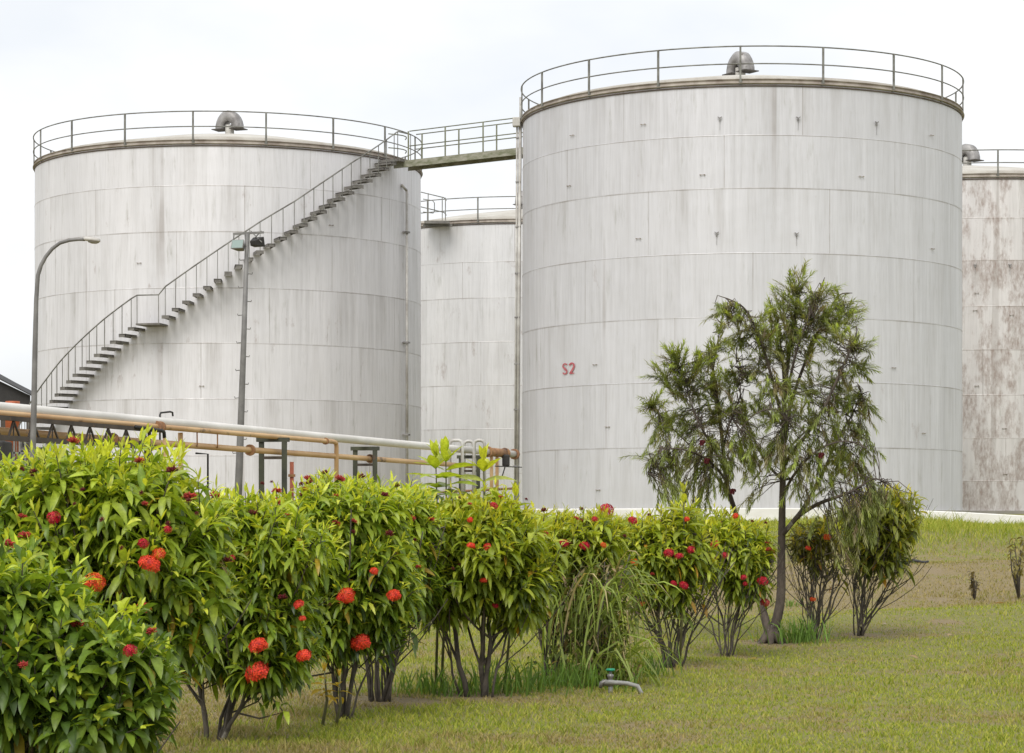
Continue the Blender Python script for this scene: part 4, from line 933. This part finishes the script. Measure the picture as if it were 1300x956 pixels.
# arching grass clump
def clump(label, cx, by, depth, topy, nb, rx, seed):
    rg = np.random.default_rng(seed); bp = P(cx, by, depth); bz = float(gz(bp.x, bp.y)); b0 = np.array([bp.x, bp.y, bz])
    r = empty('grass_clump', tuple(b0)); tag(r, label, 'grass clump')
    a = rg.uniform(0, 2*PI, nb); sp = rg.uniform(.05, .45, nb); B = b0+np.stack([rg.normal(0, rx, nb)-.0, rg.normal(0, .12, nb), np.zeros(nb)], 1)
    B[:, 2] += np.where(rg.uniform(0, 1, nb) < .6, rg.uniform(.25, .52, nb), 0)   # culms carry leaves from mid height
    D = norm(np.stack([np.cos(a)*np.sin(sp)+.14, np.sin(a)*np.sin(sp), np.cos(sp)], 1)); L = rg.uniform(.40, .78, nb); W = rg.uniform(.009, .018, nb)
    t = rg.uniform(0, 1, (nb, 1)); col = np.where(t < .62, np.array([.24,.31,.06])*(.7+t), np.where(t < .85, np.array([.26,.32,.09]), np.array([.40,.33,.17])))*rg.uniform(.8, 1.2, (nb, 1))
    V, Fq, C = leaves(B, D, L, W, rg.uniform(.5, 1.5, nb), col, 'strap', .15, rg.normal(0, .5, nb)); np_mesh('blades', V-b0, Fq, M['grass'], r, C)
    # small leaves at the heart and dead straw
    k = 1500; hh = rg.uniform(0, .75, k)
    Bq = b0+np.stack([rg.normal(-.02, .15, k), rg.normal(0, .14, k), hh], 1); Dq = norm(rg.normal(0, 1, (k, 3))+[0, 0, .4]); Lq = rg.uniform(.03, .09, k)
    tq = rg.uniform(0, 1, (k, 1)); cq = np.where(tq < .7, np.array([.10,.13,.03]), np.array([.22,.16,.09]))*rg.uniform(.6, 1.5, (k, 1))
    V, Fq, C = leaves(Bq, Dq, Lq, Lq*.3, rg.uniform(.2, 1, k), cq); np_mesh('undergrowth', V-b0, Fq, M['grass'], r, C)
    mb = MB()
    for i in range(16):
        p = Vector((rg.normal(0, .13), rg.normal(0, .1), -.02)); e = p+Vector((rg.normal(0, .14), rg.normal(0, .12), rg.uniform(.5, .85))); mb.tube([p, (p+e)/2+Vector((rg.normal(0, .03), 0, 0)), e], [.008, .007, .004], 5)
    mb.build('stalks', M['stem'], r, True)
clump('large clump of long arching pale grass between two flowering shrubs', 752, 872, 15., 690, 300, .115, 4)

# weeds: tall grass tufts
def tuft(label, x, y, depth, nb, rx, h, seed, green=1.):
    rg = np.random.default_rng(seed); bp = P(x, y, depth); bz = float(gz(bp.x, bp.y)); b0 = np.array([bp.x, bp.y, bz])
    px_ = rg.normal(0, rx, nb); py_ = rg.normal(0, rx*.8, nb); B = np.stack([bp.x+px_, bp.y+py_, gz(bp.x+px_, bp.y+py_)-.01], 1)
    a = rg.uniform(0, 6.28, nb); sp = rg.uniform(.02, .45, nb); D = norm(np.stack([np.cos(a)*np.sin(sp), np.sin(a)*np.sin(sp), np.cos(sp)], 1))
    col = np.array([.12, .21, .035])*rg.uniform(.6, 1.4, (nb, 1)); col = np.where(rg.uniform(0, 1, (nb, 1)) < 1-green, np.array([.3,.26,.12]), col)
    V, Fq, C = leaves(B, D, h*rg.uniform(.5, 1.2, nb), rg.uniform(.006, .012, nb), rg.uniform(.1, .7, nb), col, 'strap', .15); o = np_mesh('grass_tuft', V-b0, Fq, M['grass'], None, C); o.location = b0
    tag(o, label, 'grass tuft', kind='stuff')
tuft('lush green grass tuft right beside the tree base', 1012, 812, 19.3, 170, .13, .22, 1)
tuft('green tuft left of the tap at the bottom edge', 722, 868, 14.6, 150, .16, .20, 2)
tuft('green tuft at the foot of the thick forked trunk', 640, 876, 13.9, 170, .2, .20, 3)
tuft('small green tuft between the tap and the dark fan of stems', 832, 862, 15.6, 45, .08, .22, 4)
tuft('pale green tuft on the slope behind the tree trunk', 1000, 742, 24.5, 90, .14, .10, 6, .8)
tuft('weeds left of the thick forked trunk', 560, 882, 13.8, 110, .18, .16, 7)

# small bare seedlings on the slope
def twiggy(label, x, y, depth, h, nl, seed, col):
    rg = np.random.default_rng(seed); bp = P(x, y, depth); bz = float(gz(bp.x, bp.y)); b0 = np.array([bp.x, bp.y, bz])
    r = empty('seedling', tuple(b0)); tag(r, label, 'seedling', 'withered seedlings on the slope'); mb = MB(); B, D = [], []
    for i in range(6):
        e = Vector((rg.normal(0, h*.22), rg.normal(0, h*.2), h*rg.uniform(.6, 1.1))); mb.tube([Vector((0, 0, -.02)), e*.5+Vector((rg.normal(0, .02), 0, 0)), e], [.012, .008, .003], 5)
        for k in range(nl//6): t = rg.uniform(.4, 1.05); B.append(b0+np.array(e)*t); D.append(rg.normal(0, 1, 3))
    mb.build('stem', M['stem'], r, True); k = len(B); B = np.array(B); D = norm(np.array(D)); L = rg.uniform(.04, .10, k)
    V, Fq, C = leaves(B, D, L, L*.35, rg.uniform(.2, .9, k), np.array(col)*rg.uniform(.6, 1.4, (k, 1))); np_mesh('foliage', V-b0, Fq, M['leaf'], r, C)
twiggy('small withered brown seedling on the slope', 1237, 776, 25.5, .30, 60, 1, (.13, .10, .05))
twiggy('bronze leaved seedling at the right edge of the picture', 1294, 772, 25.5, .62, 150, 2, (.20, .17, .05))

# ------------------------------------------------------------------ bottlebrush tree
def bottlebrush():
    rg = np.random.default_rng(77); depth = 19.3; bp = P(980, 818, depth); bz = float(gz(bp.x, bp.y)); b0 = np.array([bp.x, bp.y, bz])
    r = empty('bottlebrush_tree', tuple(b0)); tag(r, 'slender weeping tree with two trunks forking near the ground before the near tank', 'tree')
    def Q(x, y, dd=0): return np.array(P(x, y, depth+dd))
    def smooth(pts, k=5):
        pts = [np.array(p) for p in pts]; o = []
        for i in range(len(pts)-1):
            a, b, c, d_ = pts[max(i-1, 0)], pts[i], pts[i+1], pts[min(i+2, len(pts)-1)]
            for j in range(k):
                t = j/k; o.append(.5*((2*b)+(-a+c)*t+(2*a-5*b+4*c-d_)*t*t+(-a+3*b-3*c+d_)*t**3))
        o.append(pts[-1]); return o
    tr = MB()
    main = smooth([Q(980, 822), Q(983, 800), Q(991, 760), Q(992, 700), Q(993, 650, .05), Q(994, 600, .05), Q(995, 550, .1), Q(996, 500, .1), Q(1003, 440, .1), Q(1010, 395, .05), Q(1012, 368)])
    left = smooth([Q(979, 810, -.02), Q(974, 795), Q(963, 755, .12), Q(954, 712, .3), Q(935, 655, .5), Q(922, 610, .55), Q(917, 560, .5), Q(910, 500, .45), Q(900, 440, .4)])
    nm = len(main); nl = len(left)
    tr.tube([Vector(p-b0) for p in main], [.050*(1-.88*(i/(nm-1))**.6)+.004+(.022 if i < 2 else 0)*(2-i)/2 for i in range(nm)], 10)
    tr.tube([Vector(p-b0) for p in left], [.040*(1-.86*(i/(nl-1))**.7)+.004 for i in range(nl)], 10)
    for k in range(7):
        a = k*.9; q = Vector((math.cos(a)*.16, math.sin(a)*.16, -.04)); tr.tube([Vector((0, 0, .12)), q*.5+Vector((0, 0, .04)), q], [.045, .03, .012], 6)
    tr.build('trunk', M['bark'], r, True)
    limbs = [  # (points, radius)
        ([main[17], Q(999, 672, -.03), Q(1014, 655, -.1), Q(1038, 640, -.25), Q(1065, 630, -.35), Q(1085, 622, -.3), Q(1108, 608, -.3), Q(1122, 612, -.25)], .024),
        ([Q(1006, 663, -.06), Q(1022, 642, .1), Q(1045, 600, .3), Q(1062, 560, .35), Q(1080, 530, .35), Q(1094, 500, .3)], .020),
        ([main[26], Q(1018, 560, -.3), Q(1045, 520, -.35), Q(1068, 470, -.4), Q(1082, 440, -.35), Q(1092, 425, -.35)], .018),
        ([main[30], Q(1008, 500, .3), Q(1030, 440, .35), Q(1050, 400, .4), Q(1065, 375, .35), Q(1082, 372, .3)], .017),
        ([main[33], Q(1010, 450, -.15), Q(1028, 400, -.2), Q(1042, 365, -.2), Q(1047, 352, -.2)], .013),
        ([main[31], Q(980, 480, -.2), Q(965, 430, -.3), Q(948, 395, -.3), Q(930, 382, -.3), Q(914, 376, -.3)], .015),
        ([main[35], Q(990, 430, .2), Q(978, 400, .3), Q(980, 378, .3)], .011),
        ([main[24], Q(975, 590, .3), Q(958, 560, .45), Q(945, 520, .4), Q(938, 490, .35)], .014),
        ([main[22], Q(1010, 600, -.4), Q(1040, 570, -.5), Q(1075, 560, -.5), Q(1100, 570, -.45)], .014),
        ([left[27], Q(900, 560, .2), Q(880, 520, .1), Q(868, 475, .1), Q(858, 445, .1)], .013),
        ([left[23], Q(905, 600, .8), Q(880, 570, .9), Q(850, 540, .9), Q(825, 512, .9)], .013),
        ([left[33], Q(905, 480, .6), Q(912, 430, .6), Q(918, 395, .6), Q(920, 385, .6)], .010),
        ([left[25], Q(900, 585, .1), Q(865, 570, -.1), Q(838, 575, -.1), Q(822, 600, -.1)], .012),
        ([left[29], Q(925, 540, .1), Q(940, 500, -.1), Q(935, 460, -.1)], .010),
        ([main[28], Q(1000, 540, -.5), Q(985, 520, -.6), Q(960, 525, -.6), Q(940, 545, -.5)], .012),
        ([main[27], Q(1010, 560, .5), Q(1035, 540, .7), Q(1060, 545, .7), Q(1085, 600, .7)], .012),
    ]
    segs = []
    for pts, rad in limbs:
        pp = smooth(pts, 4); mb = MB(); nn = len(pp)
        mb.tube([Vector(p-b0) for p in pp], [rad*(1-.8*i/(nn-1)) for i in range(nn)], 7); mb.build('limb', M['bark'], r, True); segs += pp[3:]
    segs += main[18:]+left[19:]; S_ = np.array(segs)
    # puffs of twigs: (x, y, radius px, depth offset, count, droop -1 up .. +1 weeping)
    puffs = [(1012,352,16,0,10,-.9),(1000,378,20,0,12,-.8),(1022,382,18,-.1,12,-.8),(1044,362,12,-.2,9,-.9),(1045,392,20,-.1,12,-.6),(1072,382,20,.3,12,-.5),(1064,400,18,.2,9,-.5),
        (985,400,20,.2,12,-.6),(1008,412,22,0,14,-.5),(1030,420,22,.1,11,-.4),(962,402,16,-.3,10,-.4),(940,388,14,-.3,9,-.5),(920,380,11,-.3,8,-.5),(915,396,8,.5,4,0.),
        (968,430,18,-.2,10,-.2),(945,416,12,-.2,6,0.),(990,445,22,.1,11,-.2),(1020,455,24,.2,7,-.2),(1062,428,16,-.3,8,-.4),(1088,430,12,-.3,9,-.3),(1090,456,12,-.3,7,0.),(1075,462,18,-.3,8,0.),(1060,480,20,-.2,8,0.),
        (952,462,14,0.,6,0.),(960,455,16,0,6,.0),(1085,490,16,.3,8,.3),(1098,505,12,.3,8,.7),(1066,505,20,.2,10,.2),(1040,495,22,0,9,.1),(1012,490,22,-.2,9,.1),(982,485,24,-.3,11,.2),
        (857,447,15,.1,11,-.6),(846,468,12,.1,7,-.3),(872,465,15,.1,10,-.5),(890,452,14,.2,7,-.5),(905,445,12,.5,6,-.3),(918,432,9,.6,4,0.),(862,492,16,.1,9,-.2),(885,490,20,.2,12,0.),(908,485,20,.4,11,-.2),(930,480,18,.2,11,0.),
        (828,510,12,.9,9,0.),(845,525,18,.8,12,.2),(835,545,15,.7,9,.4),(870,530,22,.4,14,.2),(897,525,24,.3,14,.2),(925,520,24,.2,14,.2),(952,515,24,-.1,14,.2),
        (980,525,24,-.4,14,.3),(1008,530,26,-.4,13,.3),(1036,530,24,-.3,12,.3),(1062,540,24,.1,12,.5),(1088,535,16,.2,9,.6),(1103,560,10,0.,6,.9),
        (830,580,14,-.1,9,.8),(848,575,20,0,13,.7),(872,572,24,.2,14,.7),(900,572,26,.2,15,.7),(930,565,26,.1,16,.6),(958,560,24,-.3,14,.6),
        (985,565,24,-.5,13,.6),(1012,568,26,-.5,13,.6),(1040,575,26,-.4,13,.7),(1068,580,24,-.2,13,.8),(1092,588,14,.2,8,.9),
        (845,612,16,-.1,9,1.),(868,612,18,.1,9,1.),(892,605,20,.2,9,1.),(915,600,18,.4,8,1.),(955,600,18,-.2,5,1.),(1015,600,18,-.5,4,.8),(1045,606,20,-.4,6,1.),(1070,602,20,-.3,7,1.),(1025,625,12,-.4,3,1.),(860,632,14,.1,5,1.),(893,630,14,.1,4,1.),(950,622,8,-.3,2,1.),
        (1062,648,16,-.35,4,1.),(1080,645,20,-.3,8,1.),(1097,638,20,-.3,9,.9),(1108,622,14,-.3,12,.5),(1088,668,18,-.3,7,1.),(1074,676,14,-.3,4,1.),(1104,662,14,-.25,4,1.),(1122,625,8,-.3,6,.6),(1078,698,12,-.3,3,1.),(1152,632,6,-.2,3,.6)]
    puffs = [(x, y+(16 if y < 420 else 10 if y < 480 else 4), rp*.92, do, c_, d_) for (x, y, rp, do, c_, d_) in puffs]
    Bs, Ds, Ls, Ws, Cs = [], [], [], [], []; tw = MB()
    for (x, y, rp, do, cnt_, dr) in puffs:
        c = Q(x, y, do); rr = rp*depth/F*.85
        for _ in range(int(cnt_*(1.85 if dr < .3 else 1.55))):
            e = rg.normal(0, .62, 3); e[1] *= 1.5; p = c+e*rr
            ddd = np.linalg.norm(S_-p, axis=1)+np.where(S_[:, 2] > p[2]+.1, .15 if dr < .3 else -.05, 0); s0 = S_[np.argmin(ddd)]
            out_ = p-s0; out_ = out_/max(1e-6, np.linalg.norm(out_)); L_ = rg.uniform(.12, .24)*(1.05 if dr > .5 else 1)
            d0 = out_*.75+np.array([0, 0, .75 if dr < 0 else .3-.5*dr])+rg.normal(0, .36, 3); d0 /= np.linalg.norm(d0)
            a0 = p-d0*L_*.4; mid = (s0+a0)/2+rg.normal(0, .025, 3)+np.array([0, 0, .03])
            pts = [a0]; dcur = d0.copy(); m_ = 7
            for i in range(m_):
                dcur = dcur+np.array([0, 0, -.05-.11*max(dr, -.3)])+rg.normal(0, .05, 3); dcur /= np.linalg.norm(dcur); pts.append(pts[-1]+dcur*L_/m_)
            tw.tube([Vector(q-b0) for q in [s0, mid, a0]+pts[2::2]], [.0042, .0034, .0026]+[.0018]*len(pts[2::2]), 4, cap=False)
            pts = np.array(pts); nlf = int(L_/.0050)
            ts = np.linspace(.02, 1, nlf)*m_; i0_ = np.minimum(ts.astype(int), m_-1); fr = (ts-i0_)[:, None]
            bpt = pts[i0_]*(1-fr)+pts[i0_+1]*fr; ax = norm(pts[i0_+1]-pts[i0_]); u, v = perp(ax)
            an = np.arange(nlf)*2.4+rg.uniform(0, 6); rad_ = u*np.cos(an)[:, None]+v*np.sin(an)[:, None]; spd = .75-.42*(ts/m_)+rg.normal(0, .12, nlf)
            Bs.append(bpt); Ds.append(norm(ax*np.cos(spd)[:, None]+rad_*np.sin(spd)[:, None])); l = rg.uniform(.045, .075, nlf); Ls.append(l); Ws.append(rg.uniform(.0065, .010, nlf))
            fresh = (ts/m_)[:, None]**3*(.9 if rg.uniform() < (.55 if dr < 0 else .25) else .25)
            basec = np.array([.185, .22, .06]) if rg.uniform() < .66 else np.array([.235, .225, .10]); 
            if rg.uniform() < .08: basec = np.array([.2, .15, .09])
            Cs.append((basec*(1-fresh)+np.array([.42, .52, .09])*fresh)*rg.uniform(.7, 1.3, (nlf, 1)))
    tw.build('twigs', M['bark'], r, False)
    V, Fq, C = leaves(np.concatenate(Bs), np.concatenate(Ds), np.concatenate(Ls), np.concatenate(Ws), rg.uniform(.05, .4, sum(map(len, Bs))), np.concatenate(Cs), 'narrow', .12)
    np_mesh('crown', V-b0, Fq, M['bleaf'], r, C)
    for (x, y, do) in ((898, 583, -.1), (1043, 576, -.6), (892, 560, -.2), (931, 622, 0)):
        o = bpy.data.objects.new('flower_spike', HEADS['bud']); COL.objects.link(o); o.parent = r; o.location = Vector(Q(x, y, do)-b0); o.scale = (.7, .7, 1.4); o.rotation_euler = (PI, .2, 0)
bottlebrush()

# ------------------------------------------------------------------ garden tap, hose, fallen leaves
d = 14.2; tp = empty('garden_tap', P(775, 867, d)); tag(tp, 'metal garden tap with a green handle on a grey pipe at the bottom edge', 'tap')
MB().tube([(-.045, 0, -.0), (.0, -.02, .005), (.10, -.04, -.0), (.16, -.05, -.015), (.20, -.05, -.09)], [.020, .015, .013, .013, .013], 10).build('supply_pipe', M['pvc'], tp, True)
MB().lathe([(.002, -.02), (.02, -.018), (.02, .0), (.014, .01), (.014, .03), (.019, .033), (.019, .05), (.008, .055), (.006, .075)], 12).build('body', M['tapmetal'], tp, True)
MB().tube([(0, 0, .0), (-.03, -.01, .012), (-.055, -.015, 0), (-.062, -.015, -.03)], [.012, .012, .013, .012], 8).build('spout', M['tapmetal'], tp, True)
MB().tube([(0, 0, -.12), (0, 0, 0)], .014, 8).build('riser', M['pvc'], tp, True)
MB().lathe([(.002, .072), (.024, .072), (.028, .079), (.024, .086), (.002, .088)], 16).build('handle', M['tapgreen'], tp, True)
pts = []
for i in range(7):
    q = P(1152+i*4.5, 721.5, 30.5); pts.append((q.x, q.y, float(gz(q.x, q.y))+.02+.01*math.sin(i)))
o = MB().tube(pts, .022, 8).build('hose', M['hose'], None, True); tag(o, 'short length of black hose lying on the grass bank', 'hose')
rg = np.random.default_rng(5)
for i, (x, dd, c) in enumerate([(1210, 20., (.42,.28,.12)), (1165, 17.4, (.36,.24,.11)), (1262, 24., (.30,.16,.08)), (960, 17.4, (.42,.33,.2)), (1080, 17., (.40,.28,.14)), (1118, 21.5, (.4,.3,.2))]):
    X = (x-650)*dd/F; z_ = float(gz(X, dd))+.02
    V, Fq, C = leaves(np.array([[0, 0, 0.]]), norm(np.array([[rg.normal(), rg.normal(), .15]])), np.array([.12]), np.array([.045]), np.array([.15]), np.array([c]))
    o = np_mesh('fallen_leaf', V, Fq, M['leaf'], None, C); o.location = (X, dd, z_)
    tag(o, ['pale tan fallen leaf on the open grass near the right', 'tan fallen leaf lying nearest the bottom right', 'reddish fallen leaf below the withered seedling', 'fallen leaf on bare soil left of the tree base', 'tan fallen leaf in front of the rightmost shrub', 'fallen leaf right behind the rightmost shrub'][i], 'leaf', 'fallen leaves')
